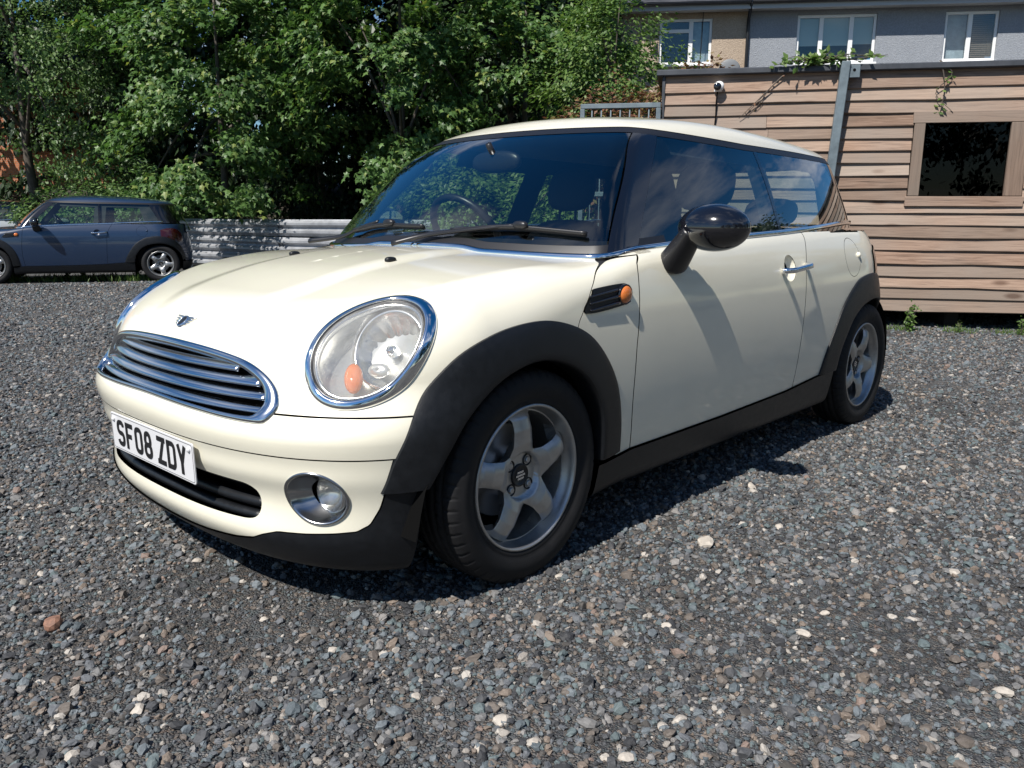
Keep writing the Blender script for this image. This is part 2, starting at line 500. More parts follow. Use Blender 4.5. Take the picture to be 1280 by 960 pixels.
def clip(V, T, sf):
    """keep the part of a triangle mesh where sf(V) > 0"""
    s = sf(V); s = np.where(np.abs(s) < 1e-6, 1e-6, s)
    pos = s > 0; cnt = pos[T].sum(1)
    out = [T[cnt == 3]]
    t1 = T[cnt == 1]; t2 = T[cnt == 2]
    for k in range(3): pass
    def rot(t, want):
        r = t.copy()
        for k in (1, 2):
            sel = pos[t[:, k]] == want
            r[sel] = np.roll(t[sel], -k, axis=1)
        return r
    t1 = rot(t1, True); t2 = rot(t2, False)
    E1 = np.concatenate([t1[:, [0, 1]], t1[:, [0, 2]], t2[:, [1, 0]], t2[:, [2, 0]]])   # (positive, negative)
    if len(E1):
        key = E1[:, 0]*len(V)+E1[:, 1]
        uq, first, inv = np.unique(key, return_index=True, return_inverse=True)
        a, b = E1[first, 0], E1[first, 1]
        sa, sb = s[a], s[b]; t = sa/(sa-sb)
        p = V[a]+(V[b]-V[a])*t[:, None]; sm = sf(p)
        t = np.where(sm > 0, t+(1-t)*sm/(sm-sb+1e-12), t*sa/(sa-np.minimum(sm, 0)+1e-12))
        t = np.clip(t, .001, .999)
        p = V[a]+(V[b]-V[a])*t[:, None]
        base = len(V); V = np.concatenate([V, p]); inv = inv.ravel()+base
        n1, n2 = len(t1), len(t2)
        i01, i02, j10, j20 = inv[:n1], inv[n1:2*n1], inv[2*n1:2*n1+n2], inv[2*n1+n2:]
        out += [np.stack([t1[:, 0], i01, i02], 1), np.stack([j10, t2[:, 1], t2[:, 2]], 1), np.stack([j10, t2[:, 2], j20], 1)]
    T = np.concatenate(out)
    use, T = np.unique(T, return_inverse=True)
    return V[use], T.reshape(-1, 3)

def fold(V, T, N, depth, skip=None):
    """turn the free edges of a sheet inwards so that it has a visible thickness"""
    E = np.concatenate([T[:, [0, 1]], T[:, [1, 2]], T[:, [2, 0]]])
    k = E[:, 0]*len(V)+E[:, 1]; kr = E[:, 1]*len(V)+E[:, 0]
    B = E[~np.isin(k, kr)]
    if skip is not None: B = B[~(skip(V[B[:, 0]]) & skip(V[B[:, 1]]))]
    a, b = V[B[:, 0]], V[B[:, 1]]; na, nb = N[B[:, 0]], N[B[:, 1]]
    W = np.stack([a, b, b-nb*depth, a-na*depth], 1)
    wn = np.cross(a-b, na); wn = -wn/(np.linalg.norm(wn, axis=1, keepdims=True)+1e-12)
    n0 = len(V); m_ = len(B)
    F = n0+np.arange(m_*4).reshape(-1, 4)
    F = F[:, ::-1]
    V2 = np.concatenate([V, W.reshape(-1, 3)]); N2 = np.concatenate([N, np.repeat(-wn, 4, 0)])
    return V2, np.concatenate([T, tri(F)]), N2

def mirror(V, T, N):
    s = np.array([1, -1, 1.0])
    return V*s, T[:, ::-1], N*s

def sdpoly(P, poly):
    poly = np.asarray(poly, float); a = poly; b = np.roll(poly, -1, 0)
    d2 = np.full(len(P), 1e9); ins = np.zeros(len(P), bool)
    for p, q in zip(a, b):
        e = q-p; w = P-p
        t = np.clip((w@e)/(e@e+1e-15), 0, 1)
        d2 = np.minimum(d2, ((w-t[:, None]*e)**2).sum(1))
        c = (p[1] > P[:, 1]) != (q[1] > P[:, 1])
        with np.errstate(divide='ignore', invalid='ignore'):
            xi = (q[0]-p[0])*(P[:, 1]-p[1])/(q[1]-p[1]+1e-15)+p[0]
        ins ^= c & (P[:, 0] < xi)
    return np.where(ins, 1, -1)*np.sqrt(d2)

def sdline(P, L):
    """signed distance to a line given as (first, second) rows rising in the second coordinate; + on the larger-first side"""
    d2 = np.full(len(P), 1e9)
    for p, q in zip(L[:-1], L[1:]):
        e = q-p; w = P-p; t = np.clip((w@e)/(e@e+1e-15), 0, 1)
        d2 = np.minimum(d2, ((w-t[:, None]*e)**2).sum(1))
    return np.sign(P[:, 0]-np.interp(P[:, 1], L[:, 1], L[:, 0]))*np.sqrt(d2)

def bis(fun, lo, hi, n, it=46):
    """vectorised bisection: fun<0 at lo, >0 at hi"""
    a = np.full(n, float(lo)); b = np.full(n, float(hi))
    for _ in range(it):
        c = (a+b)/2; v = fun(c) < 0
        a = np.where(v, c, a); b = np.where(v, b, c)
    return (a+b)/2

def ysurf(x, z): x = np.asarray(x, float); z = np.asarray(z, float); return bis(lambda y: lower(x, y, z), .2, .95, len(x))
def xsurf(y, z): y = np.asarray(y, float); z = np.asarray(z, float); return bis(lambda x: lower(x, y, z), 0, .85, len(y))
def lgrad(P): return grad(lower, np.asarray(P, float))

# feature lines in the side view (x, z) and the front view (y, z)
GAP = catmull([(-.165, .58), (-.180, .693), (-.204, .736), (-.227, .765), (-.265, .810), (-.325, .852), (-.445, .880), (-.62, .893)], 70)
DOORF = catmull([(-.486, .15), (-.480, .286), (-.463, .44), (-.465, .597), (-.472, .66), (-.480, .733), (-.488, .812), (-.500, .86), (-.540, .89), (-.60, .95)], 60)
DOORR = catmull([(-1.655, .15), (-1.665, .3), (-1.675, .5), (-1.69, .70), (-1.70, .786), (-1.723, .85), (-1.77, .93), (-1.80, .99)], 50)
AFO = [(.452, .347), (.429, .438), (.388, .527), (.328, .611), (.247, .677), (.124, .717), (-.025, .731), (-.138, .712), (-.233, .670), (-.310, .597), (-.366, .510), (-.399, .404), (-.418, .288)]
AFI = [(.359, .352), (.317, .431), (.261, .513), (.169, .586), (.066, .623), (-.029, .63), (-.129, .604), (-.211, .553), (-.268, .479), (-.299, .401), (-.317, .282)]
ARO = [(-1.924, .321), (-1.964, .421), (-2.019, .515), (-2.105, .625), (-2.239, .712), (-2.339, .739), (-2.47, .748), (-2.60, .728), (-2.71, .675), (-2.79, .59), (-2.84, .48), (-2.865, .36)]
ARI = [(-2.075, .325), (-2.09, .41), (-2.13, .48), (-2.19, .55), (-2.28, .60), (-2.38, .625), (-2.47, .632), (-2.57, .62), (-2.66, .58), (-2.73, .52), (-2.78, .44), (-2.80, .35)]
def closedown(L, dx0=0.0, dx1=0.0):
    C_ = catmull(L, 60)
    return np.concatenate([[(C_[0, 0]+dx0, -.3)], C_, [(C_[-1, 0]+dx1, -.3)]])
P_AFO, P_AFI, P_ARO, P_ARI = closedown(AFO, .0), closedown(AFI, .02), closedown(ARO), closedown(ARI)
SILLX, SILLZ = [-2.6, -1.92, -1.59, -1.06, -.48, -.35, 0], [.33, .320, .297, .285, .282, .265, .25]
TRIMY = np.array([0, .1, .2, .35, .42, .455, .50, .574, .638, .678, .700, .719, .734, .756])
TRIMZ = np.array([.158, .162, .170, .187, .200, .216, .231, .235, .241, .247, .264, .307, .352, .436])
TRIML = np.stack([TRIMZ, TRIMY], 1)
GRILLE = catmull([(0, .667), (.16, .664), (.285, .656), (.378, .643), (.441, .621), (.486, .590), (.512, .556), (.515, .535), (.503, .514), (.475, .510), (.39, .511), (.24, .516), (0, .521), (-.24, .516), (-.39, .511), (-.475, .510), (-.503, .514), (-.515, .535), (-.512, .556), (-.486, .590), (-.441, .621), (-.378, .643), (-.285, .656), (-.16, .664)], 200, True)
INTAKE = catmull([(0, .347), (.25, .346), (.37, .345), (.415, .341), (.442, .325), (.448, .298), (.442, .268), (.42, .251), (.36, .246), (.2, .243), (0, .242), (-.2, .243), (-.36, .246), (-.42, .251), (-.442, .268), (-.448, .298), (-.442, .325), (-.415, .341), (-.37, .345), (-.25, .346)], 160, True)

class Frame:
    def __init__(s, c, n):
        s.c = np.array(c, float); s.n = np.array(n, float)/np.linalg.norm(n)
        s.e1 = np.cross([0, 0, 1], s.n); s.e1 /= np.linalg.norm(s.e1); s.e2 = np.cross(s.n, s.e1)
    def to(s, P): d = P-s.c; return np.stack([d@s.e1, d@s.e2, d@s.n], 1)
    def at(s, a, b, h): return s.c+np.asarray(a)[..., None]*s.e1+np.asarray(b)[..., None]*s.e2+np.asarray(h)[..., None]*s.n
    def hsurf(s, a, b): return bis(lambda h: lower(*s.at(a, b, h).T), -.15, .15, len(a))
HL = Frame((.405, .646, .680), (.621, .455, .638))
FOG = Frame((.552, .612, .326), (.835, .537, -.121))
def ell(c, ax, ang, n=96, k=1.0):
    t = np.linspace(0, 2*np.pi, n, endpoint=False); u, v = k*ax[0]*np.cos(t), k*ax[1]*np.sin(t); ca, sa = math.cos(ang), math.sin(ang)
    return c[0]+u*ca-v*sa, c[1]+u*sa+v*ca
HLO = dict(c=(-.001, .008), ax=(.1833, .1333), ang=math.radians(49.6))
HLI = dict(c=(-.005, .006), ax=(.158, .1135), ang=math.radians(50.0))
FGE = dict(c=(-.007, .005), ax=(.0844, .0707), ang=math.radians(167.4))
def ellfield(P, fr, e, near=.12):
    """+ outside the ellipse drawn on the frame's plane (approximate distance)"""
    L = fr.to(P); d = L[:, :2]-np.array(e['c']); ca, sa = math.cos(e['ang']), math.sin(e['ang'])
    u = (d[:, 0]*ca+d[:, 1]*sa)/e['ax'][0]; v = (-d[:, 0]*sa+d[:, 1]*ca)/e['ax'][1]
    f = (np.sqrt(u*u+v*v)-1)*min(e['ax'])
    return np.where(np.abs(L[:, 2]) < near, f, .1)

G2 = .0021
XZ = lambda P: P[:, [0, 2]]
YZ = lambda P: P[:, [1, 2]]
def far(P, cond, v): return np.where(cond, v, .2)

def build_car():
    car = empty('hatchback_car', (0, 0, 0))
    paintm = M['cream']
    VL, TL = surfnet(lower, (-3.03, -.03, .085), (.745, .875, .935), .0118)
    VL, TL = clip(VL, TL, lambda P: P[:, 1]+1e-7)
    VL[:, 1] = np.where(VL[:, 1] < 1e-5, 0, VL[:, 1])
    VG, TG = surfnet(green, (-2.97, -.03, .83), (-.2, .80, 1.43), .0125)
    VG, TG = clip(VG, TG, lambda P: P[:, 1]+1e-7)
    VG[:, 1] = np.where(VG[:, 1] < 1e-5, 0, VG[:, 1])
    ctr = lambda P: np.abs(P[:, 1]) < 1e-6

    def panel(name, base, fn, fields, mat, depth=.012, off=0.0, both=False, parent=None, whole=False):
        V, T = base
        for fd in fields:
            V, T = clip(V, T, fd)
            if len(T) == 0: print('EMPTY', name); return []
        N = grad(fn, V)
        if off: V = V+N*off
        if whole:
            if depth: V, T, N = fold(V, T, N, depth, ctr)
            V2, T2, N2 = mirror(V, T, N)
            return [mk(name, np.concatenate([V, V2]), np.concatenate([T, T2+len(V)]), mat, parent or car, np.concatenate([N, N2]))]
        if depth: V, T, N = fold(V, T, N, depth)
        r = [mk(name, V, T, mat, parent or car, N)]
        if both:
            r.append(mk(name, *mirror(V, T, N)[:2], mat, parent or car, mirror(V, T, N)[2]))
        return r

    L_ = (VL, TL); G_ = (VG, TG)
    a_out = lambda poly, off: (lambda P: -sdpoly(XZ(P), poly)+off)
    zsill = lambda P: P[:, 2]-np.interp(P[:, 0], SILLX, SILLZ)
    outg = lambda o: (lambda P: green(*P.T)-o)
    hl_out = lambda P: far(P, P[:, 0] > 0, ellfield(P, HL, HLO)+.006)
    gr_out = lambda P: far(P, P[:, 0] > .4, -sdpoly(YZ(P), GRILLE)+.004)
    trimd = lambda P: sdline(P[:, [2, 1]], TRIML)          # + above the black lower trim
    # ---- painted panels
    panel('bonnet', L_, lower, [lambda P: P[:, 2]-.534-G2, lambda P: sdline(XZ(P), GAP)-.0013, a_out(P_AFO, .012), outg(.003), hl_out, gr_out], paintm, .014, whole=True)
    bump_u = panel('front_bumper', L_, lower, [lambda P: P[:, 2]-.434-G2, lambda P: .534-G2-P[:, 2], lambda P: P[:, 0]-.2, a_out(P_AFO, .012), gr_out], paintm, .014, whole=True)[0]
    panel('lower_front_bumper', L_, lower, [lambda P: .434-G2-P[:, 2], lambda P: P[:, 0]-.25, lambda P: trimd(P)-.001, a_out(P_AFO, .012),
          lambda P: -sdpoly(YZ(P), INTAKE), lambda P: ellfield(P, FOG, FGE)+.004], paintm, .022, off=-.001, whole=True)
    panel('bumper_trim', L_, lower, [lambda P: P[:, 0]-.25, lambda P: -trimd(P)-.001, a_out(P_AFI, .0), lambda P: .36-P[:, 2], lambda P: P[:, 2]-.112], M['trim'], .014, off=.003, whole=True)
    panel('front_wing', L_, lower, [lambda P: -sdline(XZ(P), GAP)-.0013, lambda P: sdline(XZ(P), DOORF)-G2, lambda P: zsill(P)-.002, a_out(P_AFO, .012), outg(.002), lambda P: P[:, 0]+1.0], paintm, .012, both=True)
    hnd = np.array([-1.552, .807])
    doors = panel('door', L_, lower, [lambda P: -sdline(XZ(P), DOORF)-G2, lambda P: sdline(XZ(P), DOORR)-G2, lambda P: zsill(P)-.002, outg(.002),
                  lambda P: np.hypot((XZ(P)[:, 0]-hnd[0])/.052, (XZ(P)[:, 1]-hnd[1])/.052)*.052-.052], paintm, .012, both=True)
    fc = np.array([-2.222, .829])
    fuelr = lambda P: np.hypot(XZ(P)[:, 0]-fc[0], XZ(P)[:, 1]-fc[1])
    panel('rear_quarter_panel', L_, lower, [lambda P: -sdline(XZ(P), DOORR)-G2, lambda P: zsill(P)-.002, a_out(P_ARO, .012), outg(.002), lambda P: far(P, P[:, 1] > .5, fuelr(P)-.0875)], paintm, .012, whole=True)
    ff = panel('fuel_flap', L_, lower, [lambda P: P[:, 1]-.5, lambda P: .0850-fuelr(P)], paintm, .01)[0]
    fp = np.array([-2.292, ysurf([-2.292], [.837])[0], .837])
    V, F = ellipsoid(fp, (.014, .012, .014)); mk('flap_catch', V, F, paintm, ff)
    panel('side_sill', L_, lower, [lambda P: -zsill(P)-.001, lambda P: -.30-P[:, 0], lambda P: P[:, 0]+2.10, a_out(P_AFI, .0), a_out(P_ARI, 0), lambda P: P[:, 1]-.5], M['trim'], .02, off=.009, both=True)
    panel('rear_bumper_trim', L_, lower, [lambda P: .322-P[:, 2], lambda P: -2.45-P[:, 0], a_out(P_ARI, 0)], M['trim'], .012, off=.004, whole=True)
    # ---- inner liner behind the gaps
    panel('body_liner', L_, lower, [lambda P: .25-P[:, 0], lambda P: P[:, 2]-.19, a_out(P_AFI, 0), a_out(P_ARI, 0), outg(-.02)], M['dark'], 0, off=-.024, whole=True)
    # ---- wheel arch trims
    def flare(O, I, name):
        n = 64
        O = catmull(O, n); I = catmull(I, n)
        lam = np.array([0, .06, .2, .4, .6, .8, .93, 1.0]); of = np.array([.0075, .0105, .0135, .0165, .019, .021, .022, .0205])
        pts = []
        for l, o in zip(lam, of):
            q = O*(1-l)+I*l; y = ysurf(q[:, 0], q[:, 1])+o
            pts.append(np.stack([q[:, 0], y, q[:, 1]], 1))
        main = np.stack(pts, 1)
        e0 = main[:, 0].copy(); e0[:, 1] -= .02
        c = I.mean(0); inn = []
        for k_, (dy, sc) in enumerate(((0, 1.0), (-.005, .985), (-.02, .98), (-.07, .985))):
            q = main[:, -1].copy(); q[:, 1] += dy; q[:, 0] = c[0]+(q[:, 0]-c[0])*sc; q[:, 2] = .3+(q[:, 2]-.3)*sc; inn.append(q)
        mb = MB()
        for strip in (np.stack([e0, main[:, 0]], 1), main, np.stack(inn, 1)):
            mb.add(strip.reshape(-1, 3), grid_faces(n, strip.shape[1])[:, ::-1])
        for end in (0, n-1):            # close the two ends
            ring = np.concatenate([main[end], main[end][-1:]-[0, .06, 0], main[end][:1]-[0, .03, 0]])
            k_ = len(ring); mb.add(np.concatenate([ring, ring.mean(0)[None]]), np.stack([np.arange(k_), (np.arange(k_)+1) % k_, np.full(k_, k_)], 1))
        V = np.concatenate(mb.V); F = np.concatenate(mb.F)
        mk(name, V, F, M['trim'], car); mk(name, V*[1, -1, 1], F[:, ::-1], M['trim'], car)
        # the well behind it
        W = catmull(np.concatenate([[(I[0, 0]+.03*np.sign(I[0, 0]-I[-1, 0]), .24)], I, [(I[-1, 0]+.01, .24)]]), 40)
        W = c+(W-c)*np.array([1.045, 1.04])
        ys = np.array([.80, .70, .60, .47])
        well = np.stack([np.stack([W[:, 0], np.full(40, y), W[:, 1]], 1) for y in ys], 1)
        mb = MB().add(well.reshape(-1, 3), grid_faces(40, 4))
        back = well[:, -1]; mb.add(np.concatenate([back, [[c[0], .47, .30]]]), np.stack([np.arange(39), np.arange(1, 40), np.full(39, 40)], 1))
        V = np.concatenate(mb.V); F = np.concatenate(mb.F)
        mk('wheel_well', V, F, M['dark'], car); mk('wheel_well', V*[1, -1, 1], F[:, ::-1], M['dark'], car)
    flare(AFO, AFI, 'wheel_arch_trim'); flare(ARO, ARI, 'wheel_arch_trim')
    mb = MB(); mb.add(*cbox(-2.75, .45, -.47, .47, .17, .24)); mb.add(*cbox(-2.0, -.40, -.745, .745, .18, .25))
    mb.build('underbody', M['dark'], car, smooth=False)
    # ---- glasshouse
    zr = lambda P: np.interp(P[:, 0], [-2.9, -2.28, -2.01, -1.53, -1.17, -.89, -.78, -.6], [1.277, 1.287, 1.290, 1.292, 1.302, 1.310, 1.318, 1.328])
    wsy_ = tab(spl([.82, .911, 1.01, 1.122, 1.22, 1.30, 1.34], [.736, .705, .668, .620, .568, .517, .489]), .7, 1.45)
    wsy = lambda P: wsy_(P[:, 2])
    apx_ = tab(spl([.82, .931, 1.03, 1.126, 1.21, 1.294, 1.34], [-.515, -.611, -.698, -.786, -.867, -.951, -.999]), .7, 1.45)
    apx = lambda P: apx_(P[:, 2])
    qx = lambda P: np.interp(P[:, 2], [.85, .99, 1.2, 1.32], [-2.54, -2.49, -2.37, -2.29])
    below = lambda P: zr(P)-.022-P[:, 2]
    low = lambda o: (lambda P: lower(*P.T)-o)
    roof = panel('roof', G_, green, [lambda P: P[:, 2]-zr(P)], paintm, .012, off=.003, whole=True)[0]
    panel('headlining', G_, green, [lambda P: P[:, 2]-zr(P)-.004], M['lining'], 0, off=-.022, whole=True, parent=roof)
    panel('roof_gutter', G_, green, [lambda P: zr(P)+.004-P[:, 2], lambda P: P[:, 2]-zr(P)+.024], M['satin'], .01, off=.0015, whole=True)
    panel('windscreen', G_, green, [below, lambda P: wsy(P)-.003-P[:, 1], lambda P: P[:, 0]+1.1, low(.034)], M['windscreen'], 0, whole=True)
    panel('cowl', G_, green, [lambda P: .033-lower(*P.T), low(-.03), lambda P: wsy(P)+.05-P[:, 1], lambda P: P[:, 0]+.75], M['satin'], 0, off=.001, whole=True)
    panel('windscreen_pillar', G_, green, [below, lambda P: P[:, 1]-wsy(P), lambda P: P[:, 0]-apx(P)-.002, low(-.03)], M['gloss'], .005, off=.0015, both=True)
    panel('door_window', G_, green, [below, lambda P: apx(P)-P[:, 0], lambda P: P[:, 0]+1.578, low(-.02)], M['sideglass'], 0, both=True)
    panel('door_pillar', G_, green, [below, lambda P: P[:, 0]+1.606, lambda P: -1.580-P[:, 0], low(-.02)], M['gloss'], .015, off=.001, both=True)
    panel('quarter_window', G_, green, [below, lambda P: -1.608-P[:, 0], lambda P: P[:, 0]-qx(P), low(-.02)], M['sideglass'], 0, both=True)
    panel('rear_pillar', G_, green, [below, lambda P: qx(P)-P[:, 0]-.002, lambda P: P[:, 1]-.47, low(-.02)], M['gloss'], .01, both=True)
    panel('rear_window', G_, green, [below, lambda P: -2.45-P[:, 0], lambda P: .466-P[:, 1], low(.03)], M['sideglass'], 0, whole=True)
    panel('cabin_lining', G_, green, [lambda P: -1.02-P[:, 0], lambda P: zr(P)+.01-P[:, 2], low(-.03),
          lambda P: np.maximum.reduce([-2.16-.35*(1.3-P[:, 2])-P[:, 0], .085-np.abs(P[:, 0]+1.60+.12*(P[:, 2]-1.1)), P[:, 2]-zr(P)+.065]), lambda P: np.where(P[:, 0] < -2.45, P[:, 1]-.43, .2)], M['fabric'], 0, off=-.03, whole=True)
    # ---- bright strip round the waist: where glass and body meet
    al = np.concatenate([np.linspace(0, .62, 40), np.linspace(.64, 2.62, 90)])
    def pt(r): return -1.4+r*np.cos(al), r*np.sin(al)
    def ztop(r):
        x, y = pt(r); return bis(lambda z: lower(x, y, z), .70, 1.02, len(al), 26)
    def gfun(r):
        x, y = pt(r); return green(x, y, ztop(r))
    rr = bis(gfun, .35, 1.35, len(al), 26)
    x, y = pt(rr); z = ztop(rr)
    path = np.stack([x, y, z+.002], 1); outv = np.stack([np.cos(al), np.sin(al), 0*al], 1)
    path = path+outv*.004
    prof = np.array([(-.007, -.008), (.006, -.008), (.0085, -.002), (.006, .008), (-.001, .0125), (-.007, .009)])
    V, F = sweep(path, prof, side=outv)
    V2 = V*[1, -1, 1]
    MB().add(V, F).add(V2, F[:, ::-1]).build('waist_trim', M['chrome'], car)
    # ---- headlights
    t = np.linspace(0, 2*np.pi, 96, endpoint=False)
    def headlight(sgn):
        mir = np.array([1, sgn, 1.0]); ff_ = (lambda F: F) if sgn > 0 else (lambda F: F[:, ::-1])
        def rows(lst): return np.stack(lst, 1)*mir
        ao, bo = ell(**HLO); ho = HL.hsurf(ao, bo)
        ai, bi = ell(**HLI); hi_ = HL.hsurf(ai, bi)+.004
        # bowl
        rowsB = []
        for k_ in np.linspace(1.0, .05, 12):
            a, b = ell(HLI['c'], HLI['ax'], HLI['ang'], k=k_)
            rowsB.append(HL.at(a, b, hi_*k_**2-.014-.07*(1-k_**2)**.7))
        B_ = rows(rowsB)
        lamp = mk('headlight', B_.reshape(-1, 3), ff_(tri(grid_faces(96, 12, cu=True))), M['bezel'], car)
        # chrome surround
        ring = []
        for l, h in ((0, -.012), (0, .004), (.08, .0085), (.30, .0105), (.62, .0115), (.90, .0105), (1, .005), (1.0, -.016)):
            a, b = ao*(1-l)+ai*l, bo*(1-l)+bi*l
            ring.append(HL.at(a, b, ho*(1-l)+hi_*l+h))
        R_ = rows(ring)
        mk('chrome_surround', R_.reshape(-1, 3), ff_(tri(grid_faces(96, 8, cu=True))), M['chrome'], lamp)
        # black seal
        sl = []
        for k_, h in ((1.005, .001), (.985, .003), (.965, -.001)):
            a, b = ell(HLI['c'], HLI['ax'], HLI['ang'], k=k_); sl.append(HL.at(a, b, hi_+h))
        mk('seal', rows(sl).reshape(-1, 3), ff_(tri(grid_faces(96, 3, cu=True))), M['satin'], lamp)
        # clear cover
        hc = float(HL.hsurf(np.array([HLI['c'][0]]), np.array([HLI['c'][1]]))[0])+.008
        cv = []
        for k_ in (.97, .93, .86, .75, .6, .4, .2, .02):
            a, b = ell(HLI['c'], HLI['ax'], HLI['ang'], k=k_)
            w = k_**2; cv.append(HL.at(a, b, (hi_+.001)*w+(hc)*(1-w)))
        mk('clear_cover', rows(cv).reshape(-1, 3), ff_(tri(grid_faces(96, 8, cu=True))), M['lens'], lamp)
        # inner bright rim
        rm = []
        for k_, h in ((.955, -.004), (.93, .000), (.90, -.006), (.90, -.02)):
            a, b = ell(HLI['c'], HLI['ax'], HLI['ang'], k=k_); rm.append(HL.at(a, b, hi_+h))
        mk('inner_rim', rows(rm).reshape(-1, 3), ff_(tri(grid_faces(96, 4, cu=True))), M['reflector'], lamp)
        # main reflector dish: axis looks forward and outward
        fwd = np.array([.80, .30, .42]); fwd /= np.linalg.norm(fwd)
        D = Frame(HL.at(np.array(.034), np.array(.024), np.array(-.034)), fwd)
        dish = []
        for r_, h in ((.098, .004), (.095, .010), (.090, .006), (.083, -.008), (.066, -.034), (.042, -.050), (.016, -.056), (.001, -.056)):
            dish.append(D.at(r_*np.cos(t), r_*1.06*np.sin(t), h+(.0022*np.abs(np.sin(8*t)) if .02 < r_ < .085 else 0)*np.ones(96)))
        mk('reflector_dish', rows(dish).reshape(-1, 3), ff_(tri(grid_faces(96, 8, cu=True))), M['reflector'], lamp)
        bl = MB(); V, F = ellipsoid((0, 0, 0), (.017, .017, .026), 20, 10)
        P_ = D.at(V[:, 0], V[:, 1], V[:, 2]-.018)*mir; mk('bulb_shield', P_, ff_(F), M['chrome'], lamp)
        V, F = ellipsoid((0, 0, 0), (.030, .020, .012), 24, 10)
        P_ = D.at(V[:, 0]-.012, V[:, 1]-.058, V[:, 2]+.010)*mir; mk('lamp_pod', P_, ff_(F), M['bezel'], lamp)
        # amber indicator
        V, F = ellipsoid((0, 0, 0), (.0235, .041, .018), 32, 14)
        P_ = HL.at(V[:, 0]-.040-.12*V[:, 1], V[:, 1]-.066, V[:, 2]-.022)*mir
        mk('indicator', P_, ff_(F), M['amber'], lamp)
        return lamp
    headlight(1); headlight(-1)
    # ---- grille
    bk = panel('grille', L_, lower, [lambda P: P[:, 0]-.4, lambda P: sdpoly(YZ(P), GRILLE)+.01], M['dark'], 0, off=-.05, whole=True)[0]
    cen = np.array([0, .585])
    Gi = np.stack([GRILLE[:, 0]*.92, cen[1]+(GRILLE[:, 1]-cen[1])*np.where(GRILLE[:, 1] > cen[1], .78, .84)], 1)
    rg = []
    for l, h in ((0, -.014), (0, .003), (.12, .0075), (.5, .0100), (.88, .0085), (1, .002), (1, -.045)):
        q = GRILLE*(1-l)+Gi*l; x = xsurf(np.abs(q[:, 0]), q[:, 1]); P_ = np.stack([x, q[:, 0], q[:, 1]], 1)
        rg.append(P_+lgrad(P_)*h)
    R_ = np.stack(rg, 1); mk('grille_surround', R_.reshape(-1, 3), tri(grid_faces(len(GRILLE), 7, cu=True)), M['dchrome'], bk)
    for zc, hh in ((.630, .0150), (.601, .0158), (.572, .0158), (.543, .0150)):
        yy = np.linspace(0, .5, 400); ins = sdpoly(np.stack([yy, np.full(400, zc)], 1), Gi) > .001
        ym = yy[ins].max()+.006; ys = np.linspace(-ym, ym, 60)
        x = xsurf(np.abs(ys), np.full(60, zc)); P_ = np.stack([x, ys, np.full(60, zc)], 1); n_ = lgrad(P_); P_ = P_-n_*.009
        prof = np.array([(.004, -.011), (.008, -.0105), (.0095, -.0070), (-.003, .0100), (-.006, .0115), (-.012, .011), (-.010, .006), (-.002, -.008)])*np.array([1, hh/.0125])
        V, F = sweep(P_, prof, side=n_); mk('slat', V, F, M['dchrome'], bk)
    # ---- lower intake
    ib = panel('lower_intake', L_, lower, [lambda P: P[:, 0]-.4, lambda P: sdpoly(YZ(P), INTAKE)+.012], M['dark'], 0, off=-.07, whole=True)[0]
    for zc, dp, hh, mt in ((.286, .032, .011, 'trim'), (.258, .024, .010, 'trim'), (.318, .045, .006, 'satin')):
        ys = np.linspace(-.435, .435, 50); x = xsurf(np.abs(ys), np.full(50, zc)); P_ = np.stack([x, ys, np.full(50, zc)], 1); n_ = lgrad(P_); P_ = P_-n_*dp
        V, F = sweep(P_, np.array([(.012, -hh), (.014, 0), (.008, hh), (-.012, hh), (-.012, -hh)]), side=n_); mk('intake_bar', V, F, M[mt], ib)
    # ---- fog lights
    for sgn in (1, -1):
        mir = np.array([1, sgn, 1.0]); ff_ = (lambda F: F) if sgn > 0 else (lambda F: F[:, ::-1])
        ao, bo = ell(**FGE); ho = FOG.hsurf(ao, bo); base = FOG.at(ao, bo, ho)
        cen3 = base.mean(0); ax = np.array([1.0, .12, 0]); ax /= np.linalg.norm(ax)
        rows_ = [base-lgrad(base)*.006, base+lgrad(base)*.003]
        for k_, dp, up in ((.965, 0, .0045), (.925, 0, .0045), (.89, 0, .001), (.86, .006, 0), (.78, .018, 0), (.66, .032, 0), (.56, .042, 0)):
            rows_.append(cen3+(base-cen3)*k_-ax*dp+lgrad(base)*up)
        R_ = np.stack(rows_, 1)*mir
        fog = mk('fog_light', R_.reshape(-1, 3), ff_(tri(grid_faces(96, R_.shape[1], cu=True))), M['fogbezel'], car)
        Fg = Frame(cen3-ax*.040+np.array([-.002, .004, 0]), ax)
        ds = np.stack([Fg.at(r_*np.cos(t), r_*np.sin(t), np.full(96, h)) for r_, h in ((.050, -.008), (.047, .004), (.044, .002), (.040, -.006), (.02, -.028), (.001, -.030))], 1)*mir
        mk('lamp_bowl', ds.reshape(-1, 3), ff_(tri(grid_faces(96, 6, cu=True))), M['reflector'], fog)
        ds = np.stack([Fg.at(r_*np.cos(t), r_*np.sin(t), np.full(96, h)) for r_, h in ((.044, .003), (.040, .008), (.028, .013), (.012, .015), (.001, .0155))], 1)*mir
        mk('lamp_lens', ds.reshape(-1, 3), ff_(tri(grid_faces(96, 5, cu=True))), M['lens'], fog)
    # ---- number plate SF08 ZDY
    px_, pz, w, h = .6845, .3706, .26, .0555
    rc = []
    for cx, cz, a0 in ((w-.008, h-.008, 0), (-w+.008, h-.008, 90), (-w+.008, -h+.008, 180), (w-.008, -h+.008, 270)):
        for a in np.radians(np.linspace(a0, a0+90, 5)): rc.append((cx+.008*math.cos(a), cz+.008*math.sin(a)))
    rc = np.array(rc); k_ = len(rc)
    til = math.radians(1.5)
